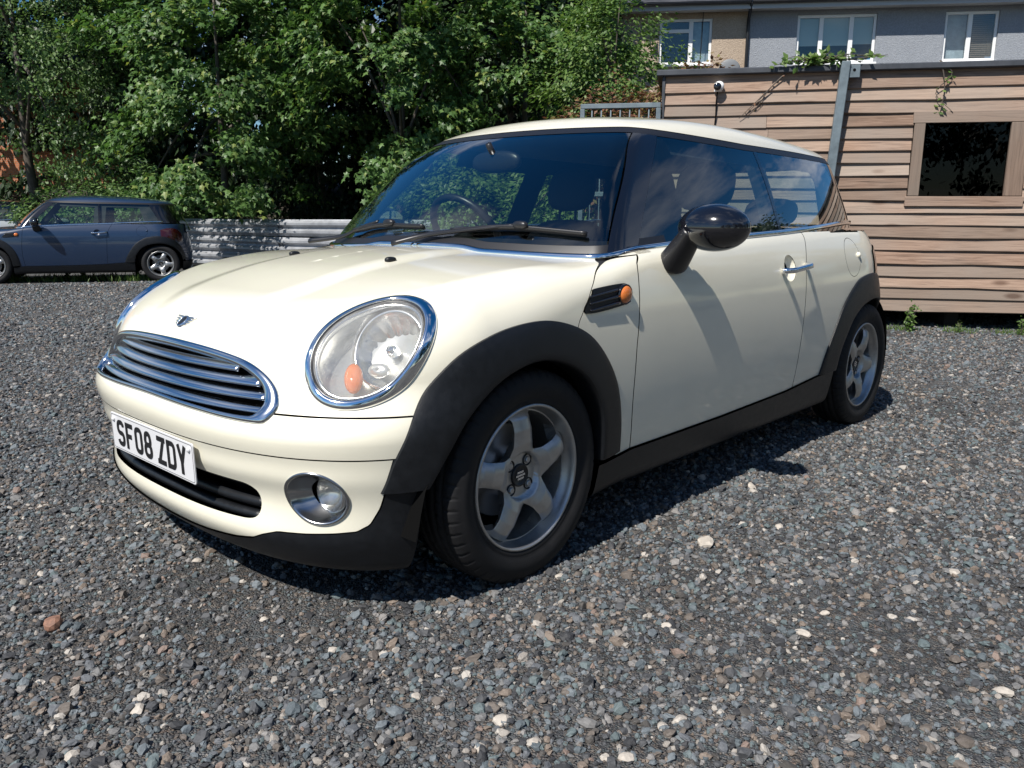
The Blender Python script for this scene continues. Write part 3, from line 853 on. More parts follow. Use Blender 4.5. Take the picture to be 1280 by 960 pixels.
    def pl3(y, zq, d): return np.stack([px_+d+zq*math.sin(til), y, pz+zq*math.cos(til)], -1)
    V = np.concatenate([pl3(rc[:, 0], rc[:, 1], 0), pl3(rc[:, 0], rc[:, 1], .0028), pl3(rc[:, 0]*.997, rc[:, 1]*.985, .0035), pl3(np.zeros(1), np.zeros(1), .0035)])
    j = np.arange(k_); F = [tri(np.stack([r*k_+j, r*k_+(j+1) % k_, (r+1)*k_+(j+1) % k_, (r+1)*k_+j], 1)) for r in (0, 1)]
    F = np.concatenate(F+[np.stack([2*k_+j, 2*k_+(j+1) % k_, np.full(k_, 3*k_)], 1)])
    plate = mk('number_plate', V, F, M['plate'], car, smooth=False)
    W_, H_, st = .050, .079, .0135
    x0, x1, z0, z1 = st/2, W_-st/2, st/2, H_-st/2; zm_ = (z0+z1)/2; r_ = .014
    def arc(cx, cz, r, a0, a1, n=7): return [(cx+r*math.cos(math.radians(a)), cz+r*math.sin(math.radians(a))) for a in np.linspace(a0, a1, n)]
    glyph = {
        'S': [arc(x1-r_, z1-r_, r_, 10, 90)+arc(x0+r_, z1-r_, r_, 90, 180)+arc(x0+r_, zm_+r_, r_, 180, 270)+arc(x1-r_, zm_-r_, r_, 90, 0)+arc(x1-r_, z0+r_, r_, 0, -90)+arc(x0+r_, z0+r_, r_, 270, 190)],
        'F': [[(x0, 0), (x0, H_)], [(x0, z1), (W_-.002, z1)], [(x0, zm_), (W_-.012, zm_)]],
        '0': [arc(x1-r_, z1-r_, r_, 0, 90)+arc(x0+r_, z1-r_, r_, 90, 180)+arc(x0+r_, z0+r_, r_, 180, 270)+arc(x1-r_, z0+r_, r_, 270, 360)+[(x1, zm_)]+[(x1, z1-r_)]],
        '8': [arc(x1-r_-.002, z1-.012, .012, 0, 90)+arc(x0+r_+.002, z1-.012, .012, 90, 180)+arc(x0+r_, zm_+.012, .012, 180, 270)+arc(x1-r_, zm_+.012, .012, 270, 360)+[(x1-.003, z1-.012)],
              arc(x1-r_, zm_-r_, r_, 0, 90)+arc(x0+r_, zm_-r_, r_, 90, 180)+arc(x0+r_, z0+r_, r_, 180, 270)+arc(x1-r_, z0+r_, r_, 270, 360)+[(x1, zm_-r_)]],
        'Z': [[(0.001, z1), (W_, z1)], [(W_-.009, z1+.002), (.009, z0-.002)], [(0, z0), (W_, z0)]],
        'D': [[(x0, 0), (x0, H_)], [(x0, z1), (x1-r_, z1)]+arc(x1-r_, z1-r_, r_, 90, 0)+arc(x1-r_, z0+r_, r_, 0, -90)+[(x0, z0)]],
        'Y': [[(.006, H_), (W_/2, H_*.40)], [(W_-.006, H_), (W_/2, H_*.40)], [(W_/2, H_*.46), (W_/2, 0)]],
    }
    cur = -.219; lay = 0
    for ch in 'SF08 ZDY':
        if ch == ' ': cur += .022; continue
        mb = MB()
        for stroke in glyph[ch]:
            lay += 1; p_ = np.array(stroke); pp = pl3(p_[:, 0]+cur, p_[:, 1]-H_/2, .0043+.00013*(lay % 4))
            V, F = sweep(pp, np.array([(-.0007, -st/2), (.0007, -st/2), (.0007, st/2), (-.0007, st/2)]), side=np.array([1.0, 0, 0])); mb.add(V, F)
        mb.build('plate_character', M['ink'], plate, smooth=False); cur += W_+.011
    mb = MB()       # thin border line
    bl = rc*np.array([.983, .915]); V, F = sweep(pl3(bl[:, 0], bl[:, 1], .0036), np.array([(-.0004, -.0006), (.0004, -.0006), (.0004, .0006), (-.0004, .0006)]), side=np.array([1.0, 0, 0]), closed=True)
    mb.add(V, F); mb.build('plate_border', M['ink'], plate, smooth=False)
    for sg in (-1, 1):
        V, F = ellipsoid((px_+.005, sg*.238, pz+.037), (.006, .0085, .0085), 16, 8); mk('screw_cap', V, F, M['plate'], plate)
    # ---- winged badge on the bonnet
    bz = .706; bx = bis(lambda x: lower(x, np.zeros(1), np.full(1, bz)), 0, .8, 1)[0]
    Bf = Frame((bx, 0, bz), lgrad([[bx, 1e-9, bz]])[0])
    a = np.linspace(0, 2*np.pi, 28, endpoint=False)
    ds = np.stack([Bf.at(r_*np.cos(a), r_*np.sin(a), np.full(28, hh)) for r_, hh in ((.021, -.004), (.021, .005), (.018, .008), (.0165, .006), (.0165, .005), (.001, .0055))], 1)
    badge = mk('winged_badge', ds.reshape(-1, 3), tri(grid_faces(28, 6, cu=True)), M['chrome'], car)
    ds = np.stack([Bf.at(r_*np.cos(a), r_*np.sin(a), np.full(28, hh)) for r_, hh in ((.0160, .0056), (.014, .0066), (.001, .0068))], 1)
    mk('badge_centre', ds.reshape(-1, 3), tri(grid_faces(28, 3, cu=True)), M['ink'], badge)
    for sg in (-1, 1):
        for i_, (v0, ln) in enumerate(((.013, .046), (.0045, .041), (-.004, .034), (-.0115, .025))):
            us = np.linspace(.012, ln+.004, 7)*sg; pth = Bf.at(us, v0+.10*np.abs(us), np.full(7, .003))
            V, F = sweep(pth, np.array([(-.003, -.0042), (.002, -.004), (.004, 0), (.002, .0036), (-.003, .0042)]), side=Bf.n, scale=np.linspace(1, .55, 7)); mk('wing_bar', V, F, M['dchrome'], badge)
    # ---- washer jets
    for sg in (-1, 1):
        jp = np.array([.033, .262*sg, 0]); jz = bis(lambda z: lower(np.full(1, jp[0]), np.full(1, jp[1]), z), .7, 1.0, 1)[0]
        V, F = ellipsoid((jp[0], jp[1], jz+.003), (.020, .012, .010), 16, 8, .8); mk('washer_jet', V, F, M['trim'], car)
    # ---- wipers
    def onws(pts):
        P_ = catmull(pts, 24); return P_
    for arm, blade in (([(-.33, -.70, .885), (-.387, -.553, .905), (-.372, -.408, .942), (-.368, -.29, .967)], [(-.37, -.45, .935), (-.37, -.386, .943), (-.358, -.26, .957), (-.332, .005, .955)]),
                       ([(-.245, -.06, .893), (-.31, .04, .922), (-.344, .229, .944), (-.388, .394, .961)], [(-.332, .15, .944), (-.344, .20, .947), (-.38, .38, .957), (-.445, .643, .940)])):
        A_ = catmull(arm, 24); B_ = catmull(blade, 30)
        up = np.array([WA[0], 0, WA[1]])
        wv, wf = sweep(A_+up*.020, np.array([(-.004, -.010), (.004, -.010), (.007, 0), (.004, .010), (-.004, .010)]), side=up, scale=np.linspace(1.15, .55, 24))
        wiper = mk('wiper', wv, wf, M['satin'], car)
        bv, bf = sweep(B_+up*.012, np.array([(-.010, -.003), (.002, -.007), (.009, -.004), (.012, 0), (.009, .006), (0, .008), (-.010, .003)]), side=up); mk('wiper_blade', bv, bf, M['satin'], wiper)
        bm_ = B_[16]+up*.026; V, F = ellipsoid(bm_, (.014, .030, .014), 16, 8, .8); mk('blade_joint', V, F, M['satin'], wiper)
    # ---- side vents with indicator
    poly = catmull([(-.214, .735), (-.255, .792), (-.262, .800), (-.40, .809), (-.425, .795), (-.43, .765), (-.41, .748)], 60, True)
    for sgn, vent in zip((1, -1), panel('side_vent', L_, lower, [lambda P: P[:, 1]-.5, lambda P: sdpoly(XZ(P), poly)], M['trim'], .010, off=.005, both=True)):
        for dz in (-.022, -.003, .016):
            xs = np.linspace(-.232, -.37, 14); zs = np.linspace(.764, .778, 14)+dz-.0*xs; ys = ysurf(xs, zs)+.006
            pth = np.stack([xs, ys*sgn, zs], 1)
            V, F = sweep(pth, np.array([(-.002, -.006), (.0045, -.005), (.006, .001), (-.002, .006)])*1.0, side=np.array([0, sgn, 0.0]), scale=np.linspace(.5, 1, 14)); mk('vent_fin', V, F, M['gloss'], vent)
        yc = ysurf([-.402], [.777])[0]+.004
        V, F = lathe_y([(.036, -.004), (.036, .005), (.033, .007), (.031, .005), (.031, .001)], 40); V[:, 0] *= .95; V[:, 2] *= .86; V[:, 1] *= sgn
        mk('indicator_rim', V+[-.402, yc*sgn, .777], F if sgn < 0 else F[:, ::-1], M['gloss'], vent)
        V, F = lathe_y([(.031, .001), (.030, .007), (.024, .0125), (.013, .0155), (.001, .0165)], 40); V[:, 0] *= .95; V[:, 2] *= .86; V[:, 1] *= sgn
        mk('indicator', V+[-.402, yc*sgn, .777], F if sgn < 0 else F[:, ::-1], M['amber'], vent)
    # ---- door handles and mirrors
    for sgn, door in zip((1, -1), doors):
        mir = np.array([1, sgn, 1.0])
        rows_ = []
        for k_ in (1.0, .9, .75, .5, .25, .02):
            xs = hnd[0]+.0525*k_*np.cos(t); zs = hnd[1]+.0525*k_*np.sin(t); rows_.append(np.stack([xs, ysurf(xs, zs)-.001-.028*(1-k_**2)**.8, zs], 1))
        R_ = np.stack(rows_, 1)*mir; F = tri(grid_faces(96, 6, cu=True))
        mk('handle_dish', R_.reshape(-1, 3), F[:, ::-1] if sgn < 0 else F, M['cream'], door)
        hx = np.linspace(-1.468, -1.70, 18); hz = np.linspace(.800, .816, 18); hy = ysurf(hx, hz)+.004+.036*np.clip(np.sin(np.linspace(.0, 1, 18)*np.pi)*2.6, 0, 1)
        V, F = sweep(np.stack([hx, hy, hz], 1)*mir, np.array([(-.008, -.010), (.004, -.011), (.010, -.006), (.011, .003), (.005, .011), (-.008, .010)]), side=np.array([0, sgn, 0.0])); mk('handle', V, F, M['chrome'], door)
        # mirror: stalk, shell, glass
        nb = 22
        base = np.array([-.70, .797, .862]); topp = np.array([-.668, .880, .958]) if sgn > 0 else np.array([-.74, .835, .945])
        mc = np.array([-.715, .930, .972]) if sgn > 0 else np.array([-.835, .850, .968])
        pth = np.stack([base*(1-s_)+topp*s_+np.array([0, .004, .004])*math.sin(s_*math.pi) for s_ in np.linspace(-.05, 1.1, nb)])*mir
        V, F = sweep(pth, circ(1, 20, .72), side=np.array([1.0, 0, 0]), scale=np.linspace(.064, .040, nb))
        stalk = mk('wing_mirror', V, F, M['satin'], car)
        n1, n2 = 40, 22; A1 = np.linspace(0, 2*np.pi, n1, endpoint=False); B1 = np.linspace(-np.pi/2, np.pi/2, n2)
        sx = np.cos(B1)[None]*np.cos(A1)[:, None]; sy = np.cos(B1)[None]*np.sin(A1)[:, None]; sz = np.broadcast_to(np.sin(B1)[None], sx.shape)
        xr = np.where(sx > 0, .092*sx, .038*sx)
        P_ = np.stack([xr, .116*sy, .074*sz], -1).reshape(-1, 3)
        fa = 8 if sgn > 0 else 78; ca, sa = math.cos(math.radians(fa)), math.sin(math.radians(fa))
        P_ = np.stack([P_[:, 0]*ca-P_[:, 1]*sa, P_[:, 0]*sa+P_[:, 1]*ca, P_[:, 2]], 1)
        P_ = (P_+mc)*mir; F = tri(grid_faces(n1, n2, cu=True))
        mk('mirror_shell', P_, F if sgn > 0 else F[:, ::-1], M['gloss'], stalk)
        aa = np.linspace(0, 2*np.pi, 32, endpoint=False)
        g_ = np.concatenate([np.stack([np.full(32, -.0385), .095*np.cos(aa), .058*np.sin(aa)], 1), [[-.0387, 0, 0]]])
        g_ = np.stack([g_[:, 0]*ca-g_[:, 1]*sa, g_[:, 0]*sa+g_[:, 1]*ca, g_[:, 2]], 1)
        jj = np.arange(32); mk('mirror_glass', (g_+mc)*mir, np.stack([jj, (jj+1) % 32, np.full(32, 32)], 1), M['mirrorglass'], stalk)
    # ---- tail lights
    tl = catmull([(.60, .67), (.70, .66), (.80, .72), (.82, .80), (.76, .87), (.66, .86), (.60, .78)], 60, True)
    panel('tail_light', L_, lower, [lambda P: -2.5-P[:, 0], lambda P: sdpoly(YZ(P), tl)], M['red'], .012, off=.006, both=True)
    # ---- cabin
    mb = MB(); ys = np.linspace(-.66, .66, 20)
    mb.add(*sweep(np.stack([-.62+.10*(ys/.66)**2*-1, ys, np.full(20, .86)], 1), np.array([(-.20, -.25), (.24, -.25), (.26, -.02), (.16, .035), (-.05, .06), (-.16, .05), (-.20, -.02)]), side=np.array([1.0, 0, 0])))
    mb.build('dashboard', M['satin'], car)
    th = np.linspace(0, 2*np.pi, 40, endpoint=False); sw_n = np.array([-.84, 0, .54])
    Sf = Frame((-.89, -.36, .925), sw_n)
    sw = mk('steering_wheel', *tube(Sf.at(.185*np.cos(th), .185*np.sin(th), 0*th), .016, 8, closed=True), M['satin'], car)
    for an in (200, 340, 270):
        a_ = math.radians(an); P_ = Sf.at(np.linspace(0, .18, 5)*math.cos(a_), np.linspace(0, .18, 5)*math.sin(a_), np.linspace(-.03, 0, 5)); mk('wheel_spoke', *tube(P_, .016, 8), M['satin'], sw)
    V, F = ellipsoid((0, 0, 0), (.06, .06, .03), 16, 8); mk('wheel_boss', Sf.at(V[:, 0], V[:, 1], V[:, 2]-.03), F, M['satin'], sw)
    for sgn in (1, -1):
        for (sx_, w_, name) in ((-1.42, .25, 'front_seat'), (-2.15, .27, 'rear_seat')):
            yb = .37*sgn if name == 'front_seat' else .33*sgn
            top_ = .93 if name == 'front_seat' else .90
            V, F = ellipsoid((0, 0, 0), (.085, w_, .36), 28, 16, .55); V[:, 0] -= .28*V[:, 2]
            seat = mk(name, V+[sx_-.08, yb, top_-.30], F, M['fabric'], car)
            V, F = ellipsoid((sx_+.22, yb, .50), (.27, w_, .09), 24, 12, .55); mk('seat_cushion', V, F, M['fabric'], seat)
            V, F = ellipsoid((0, 0, 0), (.055, .135, .105 if name == 'front_seat' else .07), 24, 14, .7); V[:, 0] -= .2*V[:, 2]
            hz_ = 1.135 if name == 'front_seat' else 1.03
            mk('headrest', V+[sx_-.20, yb, hz_], F, M['fabric'], seat)
            for dy in (-.05, .05): mk('headrest_post', *tube(np.array([[sx_-.15, yb+dy, hz_-.25], [sx_-.19, yb+dy, hz_]]), .007, 6), M['satin'], seat)
    V, F = ellipsoid((-.70, 0.0, 1.205), (.025, .125, .042), 24, 12, .8); rv = mk('rear_view_mirror', V, F, M['satin'], car)
    mk('mirror_mount', *tube(np.array([[-.69, 0, 1.22], [-.655, 0, 1.27]]), .012, 8), M['satin'], rv)
    # ---- wheels
    h_ = .0034; ar = np.arange(-.2, .2+h_, h_); gx, gz = np.meshgrid(ar, ar, indexing='ij'); n_ = len(ar)
    VW = np.stack([gx.ravel(), 0*gx.ravel(), gz.ravel()], 1); TW = tri(grid_faces(n_, n_))[:, ::-1]
    def spoke(P):
        r = np.hypot(P[:, 0], P[:, 2])+1e-9; an = np.arctan2(P[:, 0], P[:, 2])
        k_ = np.round(an/(2*np.pi/5)); da = an-k_*2*np.pi/5
        dd = np.abs(r*np.sin(da)); dd = np.where(np.abs(da) > .75, .2, dd)
        w_ = .0375-.07*np.maximum(r-.095, 0)+3.2*np.maximum(r-.145, 0)**2
        s1 = w_-dd; s2 = .070-r; s3 = r-.1835
        k2 = .045; hh = np.maximum(k2-np.abs(s1-s2), 0)/k2; s = np.maximum(s1, s2)+hh*hh*k2/4
        k2 = .02; hh = np.maximum(k2-np.abs(s-s3), 0)/k2; s = np.maximum(s, s3)+hh*hh*k2/4
        return s
    VW, TW = clip(VW, TW, lambda P: .1875-np.hypot(P[:, 0], P[:, 2]))
    VW, TW = clip(VW, TW, spoke)
    r = np.hypot(VW[:, 0], VW[:, 2]); sp = np.clip(spoke(VW), 0, .03)
    VW[:, 1] = np.interp(r, [0, .028, .034, .064, .072, .10, .14, .17, .187], [.036, .036, .034, .034, .044, .056, .058, .050, .034])+.013*(1-(1-sp/.03)**2)*(r > .066)
    Nw = np.zeros_like(VW); fn_ = np.cross(VW[TW[:, 1]]-VW[TW[:, 0]], VW[TW[:, 2]]-VW[TW[:, 0]])
    for k_ in range(3): np.add.at(Nw, TW[:, k_], fn_)
    if Nw[:, 1].sum() < 0: TW = TW[:, ::-1]; Nw = -Nw
    Nw /= np.linalg.norm(Nw, axis=1, keepdims=True)+1e-12
    Vs, Ts, Ns = fold(VW, TW, Nw, .035)
    lip, lf = lathe_y([(.2085, .058), (.2090, .068), (.2065, .0755), (.2015, .0765), (.1985, .072), (.1965, .062), (.1935, .050), (.1885, .042), (.1850, .030), (.182, 0), (.178, -.07)], 120)
    # orient lip outwards
    rim_me = fast_mesh('wheel', np.concatenate([Vs, lip]), np.concatenate([Ts, lf[:, ::-1]+len(Vs)]))
    rim_me.materials.append(M['alloy'])
    nT = 432; prof = []
    prof = [(.205, .066), (.2085, .073), (.216, .078), (.219, .0765), (.228, .0825), (.245, .0872), (.262, .0878), (.2655, .0862), (.276, .0845), (.288, .0775), (.2955, .0705), (.2985, .064),
            (.3005, .050), (.3005, .0475), (.2935, .0465), (.2935, .0405), (.301, .0395), (.302, .022), (.302, .0195), (.2945, .0185), (.2945, .0125), (.302, .0115), (.3025, 0)]
    prof = prof+[(a_, -b_) for a_, b_ in prof[-2::-1]]
    tv, tf = lathe_y(prof, nT); tv = tv.reshape(nT, len(prof), 3); pa = np.array(prof)
    cut = (np.abs(pa[:, 1]) > .049) & (np.abs(pa[:, 1]) < .080) & (pa[:, 0] > .287)
    seg = np.arange(nT) % 8 == 0
    sc = np.where(seg[:, None] & cut[None], (pa[:, 0]-.005)/pa[:, 0], 1.0); tv[..., 0] *= sc; tv[..., 2] *= sc
    cut2 = (np.abs(pa[:, 1]) < .0395) & (np.abs(pa[:, 1]) > .019); seg2 = np.arange(nT) % 8 == 4
    sc = np.where(seg2[:, None] & cut2[None], (pa[:, 0]-.004)/pa[:, 0], 1.0); tv[..., 0] *= sc; tv[..., 2] *= sc
    tyre_me = fast_mesh('tyre', tv.reshape(-1, 3), tf[:, ::-1]); tyre_me.materials.append(M['rubber'])
    dv_, df_ = lathe_y([(.001, -.02), (.07, -.02), (.075, -.035), (.132, -.035), (.135, -.038), (.135, -.055), (.13, -.06)], 60)
    disc_me = fast_mesh('brake_disc', dv_, df_[:, ::-1]); disc_me.materials.append(M['disc'])
    bkv, bkf = lathe_y([(.19, -.065), (.10, -.075), (.001, -.075)], 40); dark_me = fast_mesh('hub_back', bkv, bkf); dark_me.materials.append(M['dark'])
    cv_, cf_ = lathe_y([(.033, .030), (.033, .040), (.031, .0425), (.027, .0415), (.026, .040), (.001, .0405)], 36); cap_me = fast_mesh('centre_cap', cv_, cf_[:, ::-1]); cap_me.materials.append(M['satin'])
    cb = MB()
    for zz_ in (-.009, 0, .009): cb.add(*cbox(-.018+abs(zz_)*.6, .018-abs(zz_)*.6, .040, .0418, zz_-.0028, zz_+.0028))
    em_me = fast_mesh('cap_emblem', np.concatenate(cb.V), np.concatenate(cb.F), smooth=False); em_me.materials.append(M['dchrome'])
    b1, f1 = lathe_y([(.0175, .030), (.0175, .0370), (.0155, .0385), (.0125, .032), (.0115, .024)], 24)
    sock_me = fast_mesh('bolt_socket', b1, f1[:, ::-1]); sock_me.materials.append(M['satin'])
    b2, f2 = lathe_y([(.0095, .022), (.0095, .039), (.008, .0405), (.001, .0405)], 6)
    bolt_me = fast_mesh('lug_bolt', b2, f2[:, ::-1], smooth=False); bolt_me.materials.append(M['alloy'])
    for (wx, wy) in ((0, .7295), (0, -.7295), (-2.467, .7335), (-2.467, -.7335)):
        wh = link('wheel', rim_me, car); wh.location = (wx, wy, .297)
        rot = {(0, 1): 4, (0, -1): 30, (-2.467, 1): -24, (-2.467, -1): 10}[(wx, 1 if wy > 0 else -1)]
        wh.rotation_euler = (0, math.radians(rot), math.pi if wy < 0 else 0)
        for nm, me in (('tyre', tyre_me), ('brake_disc', disc_me), ('hub_back', dark_me), ('centre_cap', cap_me), ('cap_emblem', em_me)):
            link(nm, me, wh)
        for k_ in range(4):
            a_ = math.radians(45+90*k_)
            for nm, me in (('bolt_socket', sock_me), ('lug_bolt', bolt_me)):
                b_ = link(nm, me, wh); b_.location = (.050*math.cos(a_), 0, .050*math.sin(a_))
    return car

def copy_tree(o, parent=None, swap=None):
    c = o.copy(); COL.objects.link(c); c.parent = parent
    if swap and c.type == 'MESH' and c.data.materials and c.data.materials[0] in swap:
        c.material_slots[0].link = 'OBJECT'; c.material_slots[0].material = swap[c.data.materials[0]]
    for ch in list(o.children): copy_tree(ch, c, swap)
    return c

white_car = build_car()
tag(white_car, 'cream three-door hatchback with black wheel-arch trims and chrome-ringed headlights', 'car')

# ------------------------------------------------------------------ places: pixel rays used once to lay out the yard at real distances
def ray(px, py): return _d+(px-640)/FPX*_r-(py-480)/FPX*_u
def at_depth(px, py, dep): return CAM+ray(px, py)*dep
def on_ground(px, py, z=0.0):
    v = ray(px, py); return CAM+v*((z-CAM[2])/v[2])

# ------------------------------------------------------------------ ground
def gz(x, y):
    x = np.asarray(x, float); y = np.asarray(y, float)
    h = -.10*sstep(-3.5, -10.0, y)
    return h+.012*np.sin(x*1.3+.4*y)*np.sin(y*1.1)*sstep(1.2, 3.5, np.hypot(x+1.1, y))

def stone_colours(t, fac, pale=.5):
    P_ = [(0, (.034, .035, .038)), (.12, (.062, .064, .068)), (.24, (.105, .112, .122)), (.34, (.080, .098, .108)), (.44, (.125, .145, .158)), (.54, (.118, .100, .085)), (.62, (.150, .148, .145)), (.70, (.100, .128, .132)),
          (.78, (.072, .066, .060)), (.84, (.175, .140, .112)), (.900, (.205, .195, .185)), (.950, (.28, .255, .225)), (.966, (.19, .14, .115)), (.983, (.38, .35, .31))]
    return ramp(t, P_, 'CONSTANT')

def gravel_ground():
    mt, t, b = nmat('gravel_bed')
    co = node(t, 'ShaderNodeTexCoord')
    mp = node(t, 'ShaderNodeMapping'); mp.inputs['Scale'].default_value = (1, 1, .4)
    nw = node(t, 'ShaderNodeTexNoise', Scale=25.0, Detail=3.0)
    t.links.new(co.outputs['Object'], mp.inputs[0]); t.links.new(mp.outputs[0], nw.inputs['Vector'])
    mixv = node(t, 'ShaderNodeMix', data_type='VECTOR'); mixv.inputs['Factor'].default_value = .012
    t.links.new(mp.outputs[0], mixv.inputs['A']); t.links.new(nw.outputs['Color'], mixv.inputs['B'])
    vo = node(t, 'ShaderNodeTexVoronoi', Scale=78.0); t.links.new(mixv.outputs['Result'], vo.inputs['Vector'])
    v2 = node(t, 'ShaderNodeTexVoronoi', Scale=190.0); t.links.new(mixv.outputs['Result'], v2.inputs['Vector'])
    sc = node(t, 'ShaderNodeSeparateColor'); t.links.new(vo.outputs['Color'], sc.inputs[0])
    r1 = stone_colours(t, None); t.links.new(sc.outputs[0], r1.inputs[0])
    sc2 = node(t, 'ShaderNodeSeparateColor'); t.links.new(v2.outputs['Color'], sc2.inputs[0])
    r2 = stone_colours(t, None); t.links.new(sc2.outputs[1], r2.inputs[0])
    big = node(t, 'ShaderNodeTexNoise', Scale=.9, Detail=7.0, Roughness=.65); t.links.new(co.outputs['Object'], big.inputs['Vector'])
    br = ramp(t, [(.36, (.0, .0, .0)), (.66, (1, 1, 1))]); t.links.new(big.outputs['Fac'], br.inputs[0])
    m1 = node(t, 'ShaderNodeMix', data_type='RGBA'); m1.inputs['Factor'].default_value = .42
    t.links.new(r1.outputs[0], m1.inputs['A']); t.links.new(r2.outputs[0], m1.inputs['B'])
    m2 = node(t, 'ShaderNodeMix', data_type='RGBA', blend_type='MULTIPLY'); m2.inputs['Factor'].default_value = .85
    vr = ramp(t, [(0, (.38, .35, .32)), (1, (1.05, 1.02, 1.0))]); t.links.new(br.outputs[0], vr.inputs[0])
    t.links.new(m1.outputs['Result'], m2.inputs['A']); t.links.new(vr.outputs[0], m2.inputs['B'])
    t.links.new(m2.outputs['Result'], b.inputs['Base Color'])
    b.inputs['Roughness'].default_value = .85
    ad = node(t, 'ShaderNodeMath', operation='ADD'); t.links.new(vo.outputs['Distance'], ad.inputs[0]); t.links.new(v2.outputs['Distance'], ad.inputs[1])
    bp = node(t, 'ShaderNodeBump', Strength=1.0, Distance=.010); bp.invert = True
    t.links.new(ad.outputs[0], bp.inputs['Height']); t.links.new(bp.outputs[0], b.inputs['Normal'])
    return mt

xs = np.concatenate([np.linspace(-160, -16, 25), np.linspace(-15.5, 9.5, 101), np.linspace(10, 120, 18)])
ys = np.concatenate([np.linspace(-160, -20, 25), np.linspace(-19.5, 8.5, 113), np.linspace(9, 120, 18)])
GX, GY = np.meshgrid(xs, ys, indexing='ij')
ground = mk('ground', np.stack([GX, GY, gz(GX, GY)], -1).reshape(-1, 3), grid_faces(len(xs), len(ys)), gravel_ground())
tag(ground, kind='structure')

# loose gravel near the viewer: real stones
def rock_material(name):
    mt, t, b = nmat(name)
    oi = node(t, 'ShaderNodeObjectInfo'); r1 = stone_colours(t, None); t.links.new(oi.outputs['Random'], r1.inputs[0])
    co = node(t, 'ShaderNodeTexCoord'); n = node(t, 'ShaderNodeTexNoise', Scale=6.0, Detail=4.0); t.links.new(co.outputs['Object'], n.inputs['Vector'])
    mx = node(t, 'ShaderNodeMix', data_type='RGBA', blend_type='MULTIPLY'); mx.inputs['Factor'].default_value = .55
    rr = ramp(t, [(.3, (.62, .6, .58)), (.7, (1.2, 1.2, 1.2))]); t.links.new(n.outputs['Fac'], rr.inputs[0])
    t.links.new(r1.outputs[0], mx.inputs['A']); t.links.new(rr.outputs[0], mx.inputs['B']); t.links.new(mx.outputs['Result'], b.inputs['Base Color'])
    b.inputs['Roughness'].default_value = .72
    return mt
M['rock'] = rock_material('gravel_stone')

n_try = 2000000
ang = RNG.uniform(-1.08, 1.08, n_try)+YAW
rad = np.sqrt(RNG.uniform(.3**2, 15.0**2, n_try))
dens = np.where(rad < 3.6, 1.0, (3.6/rad)**1.45)
qx_ = CAM[0]+rad*np.cos(ang); qy_ = CAM[1]+rad*np.sin(ang)
patch = sum(w_*np.sin(qx_*fx+qy_*fy+ph) for w_, fx, fy, ph in ((.5, 1.9, 1.1, .3), (.4, -1.3, 2.7, 1.9), (.3, 4.1, -3.3, .7), (.25, 6.3, 5.2, 2.2), (.2, -9.1, 7.7, 4.0)))
dens = dens*np.clip(.80-.55*sstep(.35, 1.1, patch), 0, 1)
sel = RNG.random(n_try) < dens
ang, rad = ang[sel], rad[sel]
gx = CAM[0]+rad*np.cos(ang); gy = CAM[1]+rad*np.sin(ang)
npt = len(gx)
size = np.clip(RNG.lognormal(math.log(.0098), .42, npt), .0045, .030)*np.interp(rad, [4, 6, 15], [1, 1.15, 1.9])
pz_ = gz(gx, gy)+size*RNG.uniform(.05, .26, npt)
pm = bpy.data.meshes.new('gravel')
pm.vertices.add(npt); pm.vertices.foreach_set('co', np.stack([gx, gy, pz_], 1).astype(np.float32).ravel())
a1 = pm.attributes.new('sc3', 'FLOAT_VECTOR', 'POINT')
a1.data.foreach_set('vector', (size[:, None]*np.stack([RNG.uniform(.85, 1.4, npt), RNG.uniform(.75, 1.1, npt), RNG.uniform(.5, .9, npt)], 1)).astype(np.float32).ravel())
a2 = pm.attributes.new('rot', 'FLOAT_VECTOR', 'POINT')
a2.data.foreach_set('vector', np.stack([RNG.normal(0, .35, npt), RNG.normal(0, .35, npt), RNG.uniform(0, 6.28, npt)], 1).astype(np.float32).ravel())
gravel = link('gravel', pm)
tag(gravel, 'loose dark grey stone chippings spread over the yard', 'gravel', kind='stuff')
ng = bpy.data.node_groups.new('scatter_stones', 'GeometryNodeTree')
ng.interface.new_socket('Geometry', in_out='INPUT', socket_type='NodeSocketGeometry')
ng.interface.new_socket('Geometry', in_out='OUTPUT', socket_type='NodeSocketGeometry')
gi = ng.nodes.new('NodeGroupInput'); go = ng.nodes.new('NodeGroupOutput')
join = ng.nodes.new('GeometryNodeJoinGeometry')
